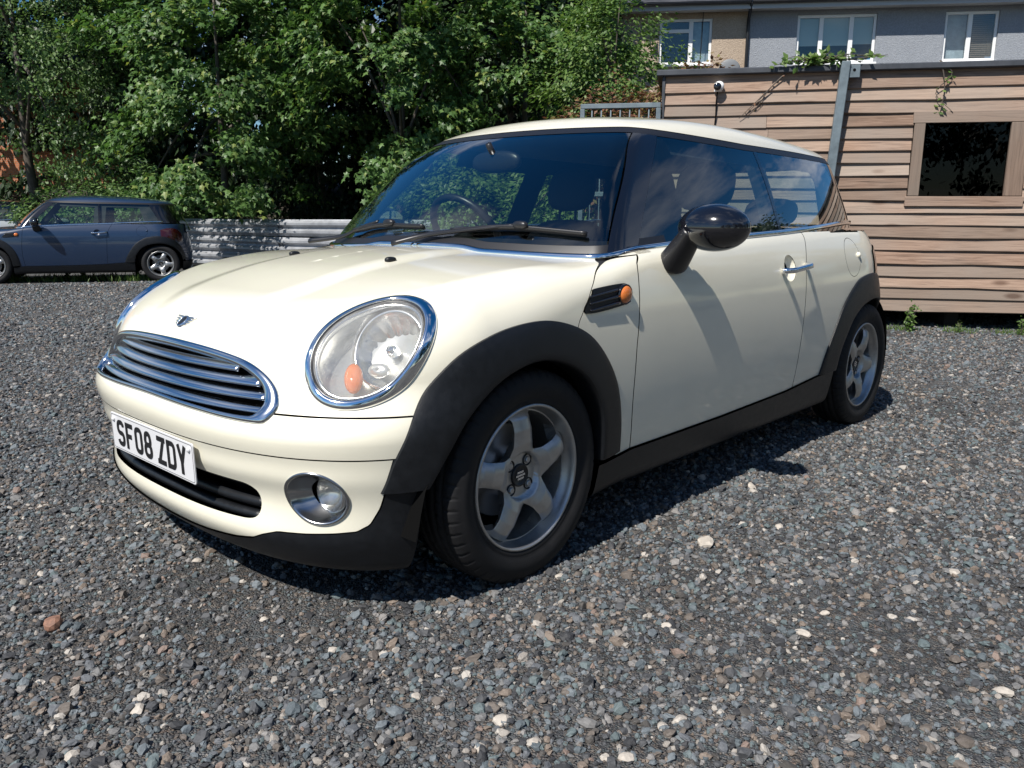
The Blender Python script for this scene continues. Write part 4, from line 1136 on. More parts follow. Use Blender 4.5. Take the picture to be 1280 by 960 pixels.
for k in range(7):
    ico = ng.nodes.new('GeometryNodeMeshIcoSphere'); ico.inputs['Radius'].default_value = .5; ico.inputs['Subdivisions'].default_value = 2
    nz_ = ng.nodes.new('ShaderNodeTexNoise'); nz_.noise_dimensions = '4D'; nz_.inputs['W'].default_value = k*3.7+1; nz_.inputs['Scale'].default_value = 1.7; nz_.inputs['Detail'].default_value = 1.0
    sb = ng.nodes.new('ShaderNodeVectorMath'); sb.operation = 'SUBTRACT'; sb.inputs[1].default_value = (.5, .5, .5)
    ml = ng.nodes.new('ShaderNodeVectorMath'); ml.operation = 'SCALE'; ml.inputs['Scale'].default_value = .95
    sp = ng.nodes.new('GeometryNodeSetPosition')
    sm = ng.nodes.new('GeometryNodeSetMaterial'); sm.inputs['Material'].default_value = M['rock']
    g2i = ng.nodes.new('GeometryNodeGeometryToInstance')
    ng.links.new(nz_.outputs['Color'], sb.inputs[0]); ng.links.new(sb.outputs[0], ml.inputs[0])
    ng.links.new(ico.outputs['Mesh'], sp.inputs['Geometry']); ng.links.new(ml.outputs[0], sp.inputs['Offset'])
    ng.links.new(sp.outputs[0], sm.inputs['Geometry']); ng.links.new(sm.outputs[0], g2i.inputs[0]); ng.links.new(g2i.outputs[0], join.inputs[0])
iop = ng.nodes.new('GeometryNodeInstanceOnPoints'); iop.inputs['Pick Instance'].default_value = True
m2p = ng.nodes.new('GeometryNodeMeshToPoints')
na1 = ng.nodes.new('GeometryNodeInputNamedAttribute'); na1.data_type = 'FLOAT_VECTOR'; na1.inputs['Name'].default_value = 'sc3'
na2 = ng.nodes.new('GeometryNodeInputNamedAttribute'); na2.data_type = 'FLOAT_VECTOR'; na2.inputs['Name'].default_value = 'rot'
ng.links.new(gi.outputs[0], m2p.inputs[0]); ng.links.new(m2p.outputs[0], iop.inputs['Points']); ng.links.new(join.outputs[0], iop.inputs['Instance'])
ng.links.new(na1.outputs['Attribute'], iop.inputs['Scale']); ng.links.new(na2.outputs['Attribute'], iop.inputs['Rotation'])
ng.links.new(iop.outputs[0], go.inputs[0])
md = gravel.modifiers.new('scatter', 'NODES'); md.node_group = ng

# bigger loose stones one can pick out
def rock_mesh(name, seed, mat):
    rg = np.random.default_rng(seed); bm = bmesh.new(); bmesh.ops.create_icosphere(bm, subdivisions=2, radius=.5)
    dirs = rg.normal(size=(9, 3)); dirs /= np.linalg.norm(dirs, axis=1, keepdims=True); cutd = rg.uniform(.30, .44, 9)
    for v in bm.verts:
        p = np.array(v.co)
        for d_, c_ in zip(dirs, cutd):
            e = p@d_-c_
            if e > 0: p = p-d_*e
        v.co = p
    me = bpy.data.meshes.new(name); bm.to_mesh(me); bm.free(); me.materials.append(mat); return me
M['pale'] = simple('pale_stone', (.40, .36, .31), .8, noise=.22, nscale=3)
M['rust'] = simple('brown_stone', (.20, .105, .07), .85, noise=.4, nscale=4)
rocks = [rock_mesh('stone', 40+i, M['pale']) for i in range(5)]
for i, (px, py, sz) in enumerate([(882, 682, .058), (785, 951, .034), (600, 938, .030), (850, 902, .034), (829, 911, .028), (627, 905, .036), (666, 931, .032), (1004, 795, .036), (1030, 768, .024), (974, 661, .034),
                                   (1192, 718, .036), (1254, 869, .040), (833, 784, .026), (171, 890, .036), (90, 948, .034), (416, 815, .026), (246, 703, .030), (52, 719, .026), (700, 722, .030), (1092, 815, .022),
                                   (520, 873, .024), (1115, 640, .034), (1066, 700, .022), (940, 610, .040), (330, 776, .024), (756, 950, .022)]):
    p = on_ground(px, py)
    o = link('stone', rocks[i % 5]); o.location = (p[0], p[1], sz*.16); o.scale = (sz*1.25, sz*.95, sz*.62); o.rotation_euler = (random.uniform(-.3, .3), random.uniform(-.3, .3), random.uniform(0, 6))
    tag(o, 'pale loose stone lying on the dark gravel', 'stone', 'pale stones scattered on the gravel')
p = on_ground(68, 786); o = link('stone', rock_mesh('stone', 77, M['rust'])); o.location = (p[0], p[1], .016); o.scale = (.055, .045, .045); o.rotation_euler = (.2, .3, 1)
tag(o, 'reddish-brown lump of stone on the gravel near the number plate end of the car', 'stone')

# ------------------------------------------------------------------ the other cars
def place_car(root, ang_deg, loc): root.rotation_euler = (0, 0, math.radians(ang_deg)); root.location = loc
blue_car = copy_tree(white_car, None, {M['cream']: M['blue']})
place_car(blue_car, -27, (-2.624, -13.26, -.10))
tag(blue_car, 'dark blue three-door hatchback parked side-on before the metal barrier', 'car')
p = at_depth(14, 262, 17.2); th3 = math.radians(-20)
third = copy_tree(white_car, None, {M['cream']: M['silver']})
place_car(third, -20, (p[0]-(math.cos(th3)*-2.2-math.sin(th3)*.7), p[1]-(math.sin(th3)*-2.2+math.cos(th3)*.7), -.10))
for ch in third.children:
    if ch.name.startswith('roof') and ch.type == 'MESH' and ch.material_slots and ch.material_slots[0].link == 'OBJECT': ch.material_slots[0].material = M['gloss']
tag(third, 'grey hatchback with dark roof half hidden beyond the blue car', 'car')

# ------------------------------------------------------------------ shed
def wood(name, ms=(1.3, 30, 34)):
    mt, t, b = nmat(name)
    co = node(t, 'ShaderNodeTexCoord'); oi = node(t, 'ShaderNodeObjectInfo')
    ad = node(t, 'ShaderNodeVectorMath', operation='ADD'); cx = node(t, 'ShaderNodeCombineXYZ')
    ml = node(t, 'ShaderNodeMath', operation='MULTIPLY'); ml.inputs[1].default_value = 37.0
    t.links.new(oi.outputs['Random'], ml.inputs[0]); t.links.new(ml.outputs[0], cx.inputs[0]); t.links.new(ml.outputs[0], cx.inputs[2])
    t.links.new(co.outputs['Object'], ad.inputs[0]); t.links.new(cx.outputs[0], ad.inputs[1])
    mp = node(t, 'ShaderNodeMapping'); mp.inputs['Scale'].default_value = ms; t.links.new(ad.outputs[0], mp.inputs[0])
    n1 = node(t, 'ShaderNodeTexNoise', Scale=2.2, Detail=8.0, Roughness=.62, Distortion=.9); t.links.new(mp.outputs[0], n1.inputs['Vector'])
    n2 = node(t, 'ShaderNodeTexNoise', Scale=1.3, Detail=3.0); t.links.new(ad.outputs[0], n2.inputs['Vector'])
    r1 = ramp(t, [(.30, (.10, .060, .040)), (.46, (.26, .165, .115)), (.72, (.41, .290, .215))]); t.links.new(n1.outputs['Fac'], r1.inputs[0])
    # weathering grey, board by board and in patches
    r2 = ramp(t, [(.40, (0, 0, 0)), (.68, (1, 1, 1))]); t.links.new(n2.outputs['Fac'], r2.inputs[0])
    rb = ramp(t, [(0, (.0, .0, .0)), (1, (.70, .70, .70))]); t.links.new(oi.outputs['Random'], rb.inputs[0])
    mm = node(t, 'ShaderNodeMath', operation='MULTIPLY'); t.links.new(r2.outputs[0], mm.inputs[0]); mm.inputs[1].default_value = .45
    am = node(t, 'ShaderNodeMath', operation='ADD', use_clamp=True); t.links.new(mm.outputs[0], am.inputs[0]); t.links.new(rb.outputs[0], am.inputs[1])
    mx = node(t, 'ShaderNodeMix', data_type='RGBA'); mx.inputs['B'].default_value = (.29, .245, .205, 1)
    t.links.new(am.outputs[0], mx.inputs['Factor']); t.links.new(r1.outputs[0], mx.inputs['A'])
    # knots
    mpk = node(t, 'ShaderNodeMapping'); mpk.inputs['Scale'].default_value = (1.5, 3, 4.5); t.links.new(ad.outputs[0], mpk.inputs[0])
    vk = node(t, 'ShaderNodeTexVoronoi', Scale=1.0); t.links.new(mpk.outputs[0], vk.inputs['Vector'])
    kr = ramp(t, [(.07, (1, 1, 1)), (.15, (0, 0, 0))]); t.links.new(vk.outputs['Distance'], kr.inputs[0])
    mk_ = node(t, 'ShaderNodeMix', data_type='RGBA'); mk_.inputs['B'].default_value = (.10, .055, .035, 1)
    mf = node(t, 'ShaderNodeMath', operation='MULTIPLY'); mf.inputs[1].default_value = .8; t.links.new(kr.outputs[0], mf.inputs[0])
    t.links.new(mf.outputs[0], mk_.inputs['Factor']); t.links.new(mx.outputs['Result'], mk_.inputs['A'])
    wn = node(t, 'ShaderNodeTexWhiteNoise', noise_dimensions='1D'); t.links.new(ml.outputs[0], wn.inputs['W'])
    tone = ramp(t, [(0, (.66, .64, .62)), (.5, (.95, .93, .92)), (1, (1.22, 1.20, 1.17))]); t.links.new(wn.outputs['Value'], tone.inputs[0])
    mt2 = node(t, 'ShaderNodeMix', data_type='RGBA', blend_type='MULTIPLY'); mt2.inputs['Factor'].default_value = 1.0
    t.links.new(mk_.outputs['Result'], mt2.inputs['A']); t.links.new(tone.outputs[0], mt2.inputs['B']); t.links.new(mt2.outputs['Result'], b.inputs['Base Color'])
    b.inputs['Roughness'].default_value = .82
    bp = node(t, 'ShaderNodeBump', Strength=.45, Distance=.004); t.links.new(n1.outputs['Fac'], bp.inputs['Height']); t.links.new(bp.outputs[0], b.inputs['Normal'])
    return mt
M['wood'] = wood('weathered_larch')
M['woodv'] = wood('weathered_larch_upright', (30, 30, 1.3))
M['darkwood'] = simple('shed_inside', (.015, .013, .011), .9)
M['felt'] = simple('roof_edge_felt', (.045, .05, .06), .55, noise=.3, nscale=6)
M['steel'] = simple('grey_painted_steel', (.13, .165, .185), .5, noise=.25, nscale=9)
M['pane'] = thin_glass('window_glass', (.16, .18, .18), 1.45, .35)
M['whitepl'] = simple('white_upvc', (.78, .78, .77), .3)

SA = np.array([-6.419, -.376, 0]); ST = np.array([-.51785, .85547])
shed = empty('shed', SA, math.atan2(ST[1], ST[0]))
tag(shed, 'low timber-clad shed with overlapping horizontal boards and a dark window', 'shed')
S1 = 3.2
edges = [.16, .277, .375, .479, .59, .72, .833, .945, 1.055, 1.165, 1.275, 1.385, 1.495, 1.605, 1.715, 1.825, 1.935, 2.045, 2.15, 2.30]
def board(s0, s1, z0, z1, tilt=0.0):
    """feather-edged board: thin at the top, proud at the foot; its outer face looks to -Y"""
    n = max(2, int((s1-s0)/.35)); ss = np.linspace(s0, s1, n)
    wob = RNG.normal(0, .003, n); wz = RNG.normal(0, .003, n)
    sec = np.array([(-.006, 0), (-.029, 0), (-.033, .006), (-.010, 1), (-.001, 1)])
    V = []
    for s_, w_, q_ in zip(ss, wob, wz):
        for yy, f in sec:
            V.append((s_, yy+(w_ if f < .5 else w_*.4), z0+q_*(f < .5)+(z1+.014-z0)*f if f == 1 else z0+q_+f))
    V = np.array(V); F = tri(grid_faces(n, 5, cv=True))
    k = len(V); V = np.concatenate([V, [V[:5].mean(0)], [V[-5:].mean(0)]]); j = np.arange(5)
    F = np.concatenate([F, np.stack([np.full(5, k), (j+1) % 5, j], 1), np.stack([np.full(5, k+1), k-5+j, k-5+(j+1) % 5], 1)])
    return mk('plank', V, F, M['wood'], shed, smooth=False)
for i, (z0, z1) in enumerate(zip(edges[:-1], edges[1:])):
    segs = [(-2.155, -1.20-.02*(i % 2)), (-1.197-.02*(i % 2), -.602)] if 6 <= i < 16 else [(-2.155, -.602)]
    if 1.10 < z0 < 1.90: segs += [(-.598, .052), (1.010, S1)]
    elif i % 3 == 1: segs += [(-.598, 1.52), (1.525, S1)]
    else: segs += [(-.598, S1)]
    for s0, s1 in segs: board(s0, s1, z0, z1)
for (s0, s1, z0, z1, nm) in ((.060, .150, 1.210, 1.842, 'window_jamb'), (.852, 1.000, 1.210, 1.842, 'window_jamb'), (.045, 1.012, 1.845, 1.945, 'window_head'), (.040, 1.020, 1.118, 1.206, 'window_apron')):
    mk(nm, *cbox(s0, s1, -.045, -.012, z0, z1, .003), M['woodv' if nm == 'window_jamb' else 'wood'], shed, smooth=False)
mk('window_pane', *cbox(.148, .856, -.018, -.013, 1.205, 1.845), M['pane'], shed, smooth=False)
mb = MB()
for a in ((-2.14, .13, .02, .05, .17, 2.29), (.88, S1, .02, .05, .17, 2.29), (.13, .88, .02, .05, .17, 1.20), (.13, .88, .02, .05, 1.85, 2.29), (-2.14, S1, 2.95, 3.0, .17, 2.5), (-2.14, -2.10, .05, 2.95, .17, 2.4), (S1-.05, S1, .05, 2.95, .17, 2.4), (-2.12, S1-.06, .06, 2.94, .17, .2)):
    mb.add(*cbox(*a))
mb.build('shed_carcass', M['darkwood'], shed, smooth=False)
V, F = cbox(-2.24, S1+.1, -.075, 3.1, 2.30, 2.355, .008); V[:, 2] += .05*(V[:, 1] > 1)
mk('roof_edge', V, F, M['felt'], shed, smooth=False)
mk('corner_strip', *cbox(-2.185, -2.157, -.038, .03, .16, 2.30, .003), M['felt'], shed, smooth=False)
for s_ in (-2.0, -.7, .6, 1.9, 3.0): mk('bearer', *cbox(s_-.06, s_+.06, .15, 2.9, 0.0, .168), M['darkwood'], shed, smooth=False)

def shed_pt(s, n, z): return (SA[0]+ST[0]*s+ST[1]*n, SA[1]+ST[1]*s-ST[0]*n, z)      # n: metres out from the wall
# steel post
post = empty('steel_post', shed_pt(-.715, .10, 0), math.atan2(ST[1], ST[0]))
tag(post, 'slightly leaning grey-blue steel post in front of the timber shed', 'post')
V, F = cbox(-.038, .038, -.035, .035, 0, 2.375, .006); V[:, 0] += .058*V[:, 2]; mk('shaft', V, F, M['steel'], post, smooth=False)
V, F = cbox(.165, .262, -.012, .004, 2.235, 2.345, .004); pl_ = mk('bracket', V, F, M['steel'], post, smooth=False)
V, F = lathe_y([(.013, -.014), (.013, -.0122), (.001, -.0122)], 16); mk('bolt_hole', V+[.212, 0, 2.30], F, M['dark'], pl_)
# security camera
sc_ = empty('security_camera', shed_pt(-1.677, .03, 2.19), math.atan2(ST[1], ST[0]))
tag(sc_, 'small white security camera with black face on the shed wall', 'camera')
V, F = lathe_y([(.001, -.035), (.030, -.030), (.045, -.012), (.045, .02), (.038, .03)], 24); mk('housing', V+[.012, -.045, .005], F, M['whitepl'], sc_)
V, F = lathe_y([(.001, -.034), (.022, -.033), (.034, -.026), (.036, -.015)], 24); mk('lens', V+[-.004, -.055, 0], F, M['gloss'], sc_)
mk('mount', *cbox(-.03, .04, -.02, .01, -.04, .04, .004), M['whitepl'], sc_, smooth=False)
mk('cable', *tube(np.array([[0, -.012, -.03], [-.006, -.016, -.12], [-.004, -.014, -.25], [-.012, -.014, -.40]]), .006, 6), M['dark'], sc_)
# railing beside the shed
rl = empty('metal_railing', shed_pt(-2.56, .05, 0), math.atan2(ST[1], ST[0]))
tag(rl, 'grey metal railing panel beside the end of the timber shed', 'railing')
for z0 in (2.02, 1.2, .2): mk('rail', *cbox(-.39, .37, -.02, .02, z0, z0+.045, .004), M['steel'], rl, smooth=False)
for s_ in (-.37, .35): mk('upright', *cbox(s_-.022, s_+.022, -.022, .022, 0, 2.018, .004), M['steel'], rl, smooth=False)
bar = fast_mesh('bar', *tube(np.array([[0, 0, .25], [0, 0, 2.018]]), .007, 6)); bar.materials.append(M['steel'])
for k in range(1, 8): b_ = link('bar', bar, rl); b_.location = (-.37+.09*k, 0, 0)

# ------------------------------------------------------------------ houses on the rise behind
def dash(name, c1, c2, sc=60):
    mt, t, b = nmat(name)
    co = node(t, 'ShaderNodeTexCoord'); v = node(t, 'ShaderNodeTexVoronoi', Scale=float(sc)); t.links.new(co.outputs['Object'], v.inputs['Vector'])
    s_ = node(t, 'ShaderNodeSeparateColor'); t.links.new(v.outputs['Color'], s_.inputs[0])
    n = node(t, 'ShaderNodeTexNoise', Scale=1.4, Detail=6.0, Roughness=.6); t.links.new(co.outputs['Object'], n.inputs['Vector'])
    r = ramp(t, [(0, c1), (1, c2)]); ad = node(t, 'ShaderNodeMath', operation='ADD'); t.links.new(s_.outputs[0], ad.inputs[0]); t.links.new(n.outputs['Fac'], ad.inputs[1])
    hf = node(t, 'ShaderNodeMath', operation='MULTIPLY'); hf.inputs[1].default_value = .5; t.links.new(ad.outputs[0], hf.inputs[0]); t.links.new(hf.outputs[0], r.inputs[0])
    t.links.new(r.outputs[0], b.inputs['Base Color']); b.inputs['Roughness'].default_value = .92
    bp = node(t, 'ShaderNodeBump', Strength=.7, Distance=.012); t.links.new(v.outputs['Distance'], bp.inputs['Height']); t.links.new(bp.outputs[0], b.inputs['Normal'])
    return mt
M['dash_brown'] = dash('brown_pebbledash', (.28, .215, .16), (.52, .42, .32))
M['dash_grey'] = dash('grey_render', (.20, .215, .24), (.34, .36, .39))
M['slate'] = simple('roof_slate', (.05, .052, .058), .6, noise=.4, nscale=3)
M['gutter'] = simple('black_gutter', (.018, .02, .024), .4)
M['soffit'] = simple('pale_soffit', (.42, .43, .44), .6)
M['curtain'] = simple('window_curtain', (.42, .47, .50), .9, noise=.25, nscale=5)
M['blind'] = simple('cream_blind', (.60, .64, .58), .85)
M['roomdark'] = simple('dark_room', (.05, .06, .075), .9)
M['slatblind'] = simple('brown_blind', (.22, .17, .13), .8)
HT = np.array([-.578, .816]); HB = at_depth(830, 17, 20.0)
HANG = math.atan2(HT[1], HT[0])
def house_pt(s, z=0.0): return (HB[0]+HT[0]*s, HB[1]+HT[1]*s, z)
ZS = 5.93
def house(label, s0, s1, wallm, wins):
    h = empty('house', house_pt(s0, 0.0), HANG); tag(h, label, 'house')
    L = s1-s0; mb = MB()
    xs_ = sorted({0, L, *[w[0]-s0 for w in wins], *[w[1]-s0 for w in wins]}); zs_ = sorted({0, ZS+.02, *[w[2] for w in wins], *[w[3] for w in wins]})
    for x0, x1 in zip(xs_[:-1], xs_[1:]):
        for z0, z1 in zip(zs_[:-1], zs_[1:]):
            cx, cz = (x0+x1)/2+s0, (z0+z1)/2
            if any(w[0] < cx < w[1] and w[2] < cz < w[3] for w in wins): continue
            V = np.array([(x0, 0, z0), (x1, 0, z0), (x1, 0, z1), (x0, 0, z1)]); mb.add(V, [[0, 1, 2, 3]])
    for w in wins:      # reveals
        a, b_, z0, z1 = w[0]-s0, w[1]-s0, w[2], w[3]
        for q in ([(a, z0), (b_, z0)], [(b_, z0), (b_, z1)], [(b_, z1), (a, z1)], [(a, z1), (a, z0)]):
            (xa, za), (xb, zb) = q; mb.add(np.array([(xa, 0, za), (xb, 0, zb), (xb, .14, zb), (xa, .14, za)]), [[0, 1, 2, 3]])
    mb.add(*cbox(0.01, L-.01, 6.9, 7.0, 0, ZS)); mb.add(*cbox(0.005, .1, .01, 6.9, 0, ZS)); mb.add(*cbox(L-.1, L-.005, .01, 6.9, 0, ZS))
    mb.build('wall', wallm, h, smooth=False)
    R_ = np.array([(-.05, -.42, ZS+.16), (L+.05, -.42, ZS+.16), (L+.05, 3.5, ZS+2.9), (-.05, 3.5, ZS+2.9), (-.05, 7.4, ZS+.16), (L+.05, 7.4, ZS+.16)])
    mk('roof', R_, np.array([[0, 1, 2, 3], [3, 2, 5, 4]]), M['slate'], h, smooth=False)
    mk('soffit', *cbox(0, L, -.36, -.002, ZS, ZS+.03), M['soffit'], h, smooth=False)
    mk('fascia', *cbox(0, L, -.39, -.362, ZS-.03, ZS+.15), M['soffit'], h, smooth=False)
    a = np.linspace(np.pi, 2*np.pi, 9); prof = np.concatenate([np.stack([.06*np.cos(a), .055*np.sin(a)], 1), np.stack([.052*np.cos(a[::-1]), .047*np.sin(a[::-1])], 1)])
    mk('gutter', *sweep(np.array([(0, -.455, ZS+.125), (L/2, -.455, ZS+.125), (L, -.455, ZS+.125)]), prof, side=np.array([0, -1.0, 0])), M['gutter'], h)
    for w in wins:
        a, b_, z0, z1, cuts, trans, inner = w[0]-s0, w[1]-s0, w[2], w[3], w[4], w[5], w[6]
        fr = MB(); f_ = .065
        fr.add(*cbox(a+.002, a+f_, .05, .11, z0+.002, z1-.002, .006)); fr.add(*cbox(b_-f_, b_-.002, .05, .11, z0+.002, z1-.002, .006))
        fr.add(*cbox(a+f_, b_-f_, .05, .11, z1-f_, z1-.002, .006)); fr.add(*cbox(a+f_, b_-f_, .05, .11, z0+.002, z0+f_, .006))
        xsn = [a+f_]
        for c in cuts: xc = a+(b_-a)*c; fr.add(*cbox(xc-.05, xc+.05, .048, .112, z0+f_, z1-f_, .006)); xsn += [xc-.05, xc+.05]
        xsn.append(b_-f_)
        for (k, zt) in trans: fr.add(*cbox(xsn[2*k], xsn[2*k+1], .049, .111, z0+(z1-z0)*zt-.04, z0+(z1-z0)*zt+.04, .006))
        win = fr.build('window', M['whitepl'], h, smooth=False)
        for k in range(len(xsn)//2): mk('pane', *cbox(xsn[2*k], xsn[2*k+1], .078, .084, z0+f_, z1-f_), M['pane_house'], win, smooth=False)
        mk('sill', *cbox(a-.05, b_+.05, -.05, .048, z0-.05, z0+.001, .008), M['whitepl'], win, smooth=False)
        for (k, mt, t0, t1, dp) in inner:
            if mt == 'slatblind':
                zq = z0+(z1-z0)*t0
                while zq < z0+(z1-z0)*t1: mk('blind_slat', *cbox(xsn[2*k], xsn[2*k+1], .135, .155, zq, zq+.028), M[mt], win, smooth=False); zq += .045
            else: mk('curtain', *cbox(xsn[2*k]-.03, xsn[2*k+1]+.03, dp, dp+.01, z0+(z1-z0)*t0, z0+(z1-z0)*t1), M[mt], win, smooth=False)
        mk('room', *cbox(a+.01, b_-.01, .6, .62, z0, z1), M['roomdark'], win, smooth=False)
    return h
M['pane_house'] = thin_glass('house_glass', (.86, .90, .91), 1.5, 1.3)
h1 = house('brown pebbledashed house with small white window under dark eaves', -7.0, 2.02, M['dash_brown'], [(-.09, 1.19, 4.73, 5.80, [.60], [(0, .74)], [(1, 'curtain', .05, .95, .2)]), (-4.6, -3.0, 4.73, 5.80, [.5], [], [])])
h2 = house('grey rendered house with wide white windows behind the shed', 2.05, 12.5, M['dash_grey'], [(3.20, 5.04, 4.71, 5.82, [.31, .69], [], [(0, 'blind', .38, 1, .16), (1, 'blind', .38, 1, .16), (2, 'blind', .40, 1, .16)]),
           (6.58, 7.78, 4.70, 5.82, [.48], [], [(0, 'curtain', 0, 1, .22), (1, 'slatblind', .02, .98, .14)]), (9.6, 10.9, 4.70, 5.82, [.5], [], [])])
mk('downpipe', *tube(np.array([(-.02, -.42, ZS+.08), (-.02, -.09, ZS-.18), (-.02, -.06, ZS-.4), (-.02, -.06, .1)]), .040, 8), M['gutter'], h2)
mk('cable', *tube(np.array([(7.95, -.012, ZS), (7.94, -.012, 5.2), (7.90, -.012, 4.2)]), .010, 5), M['gutter'], h1)
dish = empty('satellite_dish', house_pt(1.62, 4.56), HANG); tag(dish, 'small grey satellite dish on the brown pebbledashed house', 'dish')
V, F = ellipsoid((0, 0, 0), (.26, .05, .24), 24, 12); mk('reflector', V+[0, -.25, 0], F, simple('dish_grey', (.16, .17, .18), .6), dish); mk('arm', *tube(np.array([(0, 0, -.1), (0, -.2, -.05)]), .015, 6), M['gutter'], dish)

# rising ground under the houses and trees
bx = np.linspace(-26, 14, 41); prof_d = np.array([0, 1.2, 2.5, 4.2, 6.0, 30]); prof_z = np.array([-.15, .25, .9, 1.6, 2.0, 2.2])
BD0 = np.array([-6.2, -16.2]); BDT = np.array([-.578, .816]); BDN = np.array([-.816, -.578])
V = []
for s_ in np.linspace(-14, 22, 37):
    for d_, z_ in zip(prof_d, prof_z):
        q = BD0+BDT*s_+BDN*d_; V.append((q[0], q[1], z_+(.08*math.sin(s_*1.7+d_) if 0 < d_ < 8 else 0)))
M['soil'] = simple('dark_soil', (.035, .030, .022), .95, noise=.5, nscale=3, bump=1.0, bscale=20)
bank = mk('bank', np.array(V), grid_faces(37, 6), M['soil']); tag(bank, kind='structure')

# ------------------------------------------------------------------ vegetation
def leaf_mat(name, stops, trans=.35, rough=.45):
    mt, t, b = nmat(name)
    o = [n for n in t.nodes if n.type == 'OUTPUT_MATERIAL'][0]
    at = node(t, 'ShaderNodeAttribute'); at.attribute_name = 'rnd'
    r = ramp(t, stops); t.links.new(at.outputs['Fac'], r.inputs[0]); t.links.new(r.outputs[0], b.inputs['Base Color'])
    b.inputs['Roughness'].default_value = rough; b.inputs['Specular IOR Level'].default_value = .4
    tl = node(t, 'ShaderNodeBsdfTranslucent'); mx = node(t, 'ShaderNodeMixShader'); mx.inputs[0].default_value = trans
    hs = node(t, 'ShaderNodeHueSaturation'); hs.inputs['Saturation'].default_value = 1.15; hs.inputs['Value'].default_value = 1.25
    t.links.new(r.outputs[0], hs.inputs['Color']); t.links.new(hs.outputs[0], tl.inputs['Color'])
    t.links.new(b.outputs[0], mx.inputs[1]); t.links.new(tl.outputs[0], mx.inputs[2]); t.links.new(mx.outputs[0], o.inputs['Surface'])
    return mt
M['leaf_syc'] = leaf_mat('sycamore_leaf', [(0, (.050, .100, .032)), (.45, (.085, .165, .046)), (.85, (.125, .220, .060)), (1, (.23, .27, .07))])
M['leaf_fine'] = leaf_mat('fine_leaf', [(0, (.062, .118, .040)), (.5, (.105, .185, .058)), (1, (.17, .25, .085))])
M['leaf_light'] = leaf_mat('light_leaf', [(0, (.055, .11, .025)), (.5, (.10, .18, .04)), (1, (.17, .24, .07))])
M['leaf_shade'] = leaf_mat('shaded_leaf', [(0, (.012, .026, .010)), (1, (.028, .055, .018))], .15)  # leaf green darkened in the colour to stand for shade among the foliage
M['leaf_brown'] = leaf_mat('withered_leaf', [(0, (.10, .045, .025)), (.6, (.20, .10, .055)), (1, (.20, .19, .06))], .2)
M['bark'] = simple('bark', (.075, .062, .050), .9, noise=.4, nscale=5, bump=.8, bscale=30)
MAPLE = (np.array([(0, 0, 0), (.25, -.08, -.04), (.20, .12, -.02), (.52, .34, -.10), (.22, .42, -.02), (0, .95, -.10), (-.22, .42, -.02), (-.52, .34, -.10), (-.20, .12, -.02), (-.25, -.08, -.04), (0, .32, .02)]),
         np.array([(10, i, (i+1) % 10) for i in range(10)]))
OVAL = (np.array([(0, 0, 0), (.27, .45, -.07), (0, 1, -.06), (-.27, .45, -.07)]), np.array([(0, 1, 2), (0, 2, 3)]))

def leaf_mesh(name, P, Nn, D, S, shape, mat, rg):
    sv, sf = shape
    Nn = Nn/np.linalg.norm(Nn, axis=1, keepdims=True)
    D = D-Nn*(D*Nn).sum(1, keepdims=True); D /= np.linalg.norm(D, axis=1, keepdims=True)+1e-9
    X = np.cross(D, Nn); k = len(sv); n = len(P)
    V = P[:, None]+S[:, None, None]*(sv[None, :, 0:1]*X[:, None]+sv[None, :, 1:2]*D[:, None]+sv[None, :, 2:3]*Nn[:, None])
    F = (np.arange(n)*k)[:, None, None]+sf[None]
    me = fast_mesh(name, V.reshape(-1, 3), F.reshape(-1, 3), smooth=False)
    a = me.attributes.new('rnd', 'FLOAT', 'POINT'); a.data.foreach_set('value', np.repeat(rg.random(n), k).astype(np.float32))
    me.materials.append(mat)
    return me

def proj_px(P):
    q = P-CAM; w = q@_d; return 640+FPX*(q@_r)/w, 480-FPX*(q@_u)/w

def crown_points(rg, cc, rad, nclu, per, crad, bias=.0, drop=None):
    o = rg.normal(size=(nclu, 3)); o /= np.linalg.norm(o, axis=1, keepdims=True)
    if bias:
        tow = CAM[:2]-cc[:2]; tow /= np.linalg.norm(tow)
        flip = (o[:, :2]@tow < -.2) & (rg.random(nclu) < bias); o[flip, :2] *= -1
    lump = 1+.16*np.sin(o[:, 0]*5+cc[0])+.14*np.sin(o[:, 1]*6+cc[1]*2)+.1*np.sin(o[:, 2]*7)
    ro = rg.uniform(.42, 1, nclu)**.5*lump
    C_ = cc+o*ro[:, None]*rad
    if drop is not None:
        keep = ~drop(C_); C_, o = C_[keep], o[keep]
    n = len(C_)*per
    ci = np.repeat(np.arange(len(C_)), per)
    g = rg.normal(size=(n, 3)); g *= np.array([1, 1, .55])*(crad*rg.uniform(.6, 1.25, len(C_)))[ci][:, None]*.50
    g[:, 2] -= .35*np.hypot(g[:, 0], g[:, 1])
    P = C_[ci]+g
    oo = o[ci]
    Nn = .55*oo+np.array([0, 0, .75])+rg.normal(size=(n, 3))*.42
    D = oo+np.array([0, 0, -.55])+rg.normal(size=(n, 3))*.5
    return P, Nn, D, C_

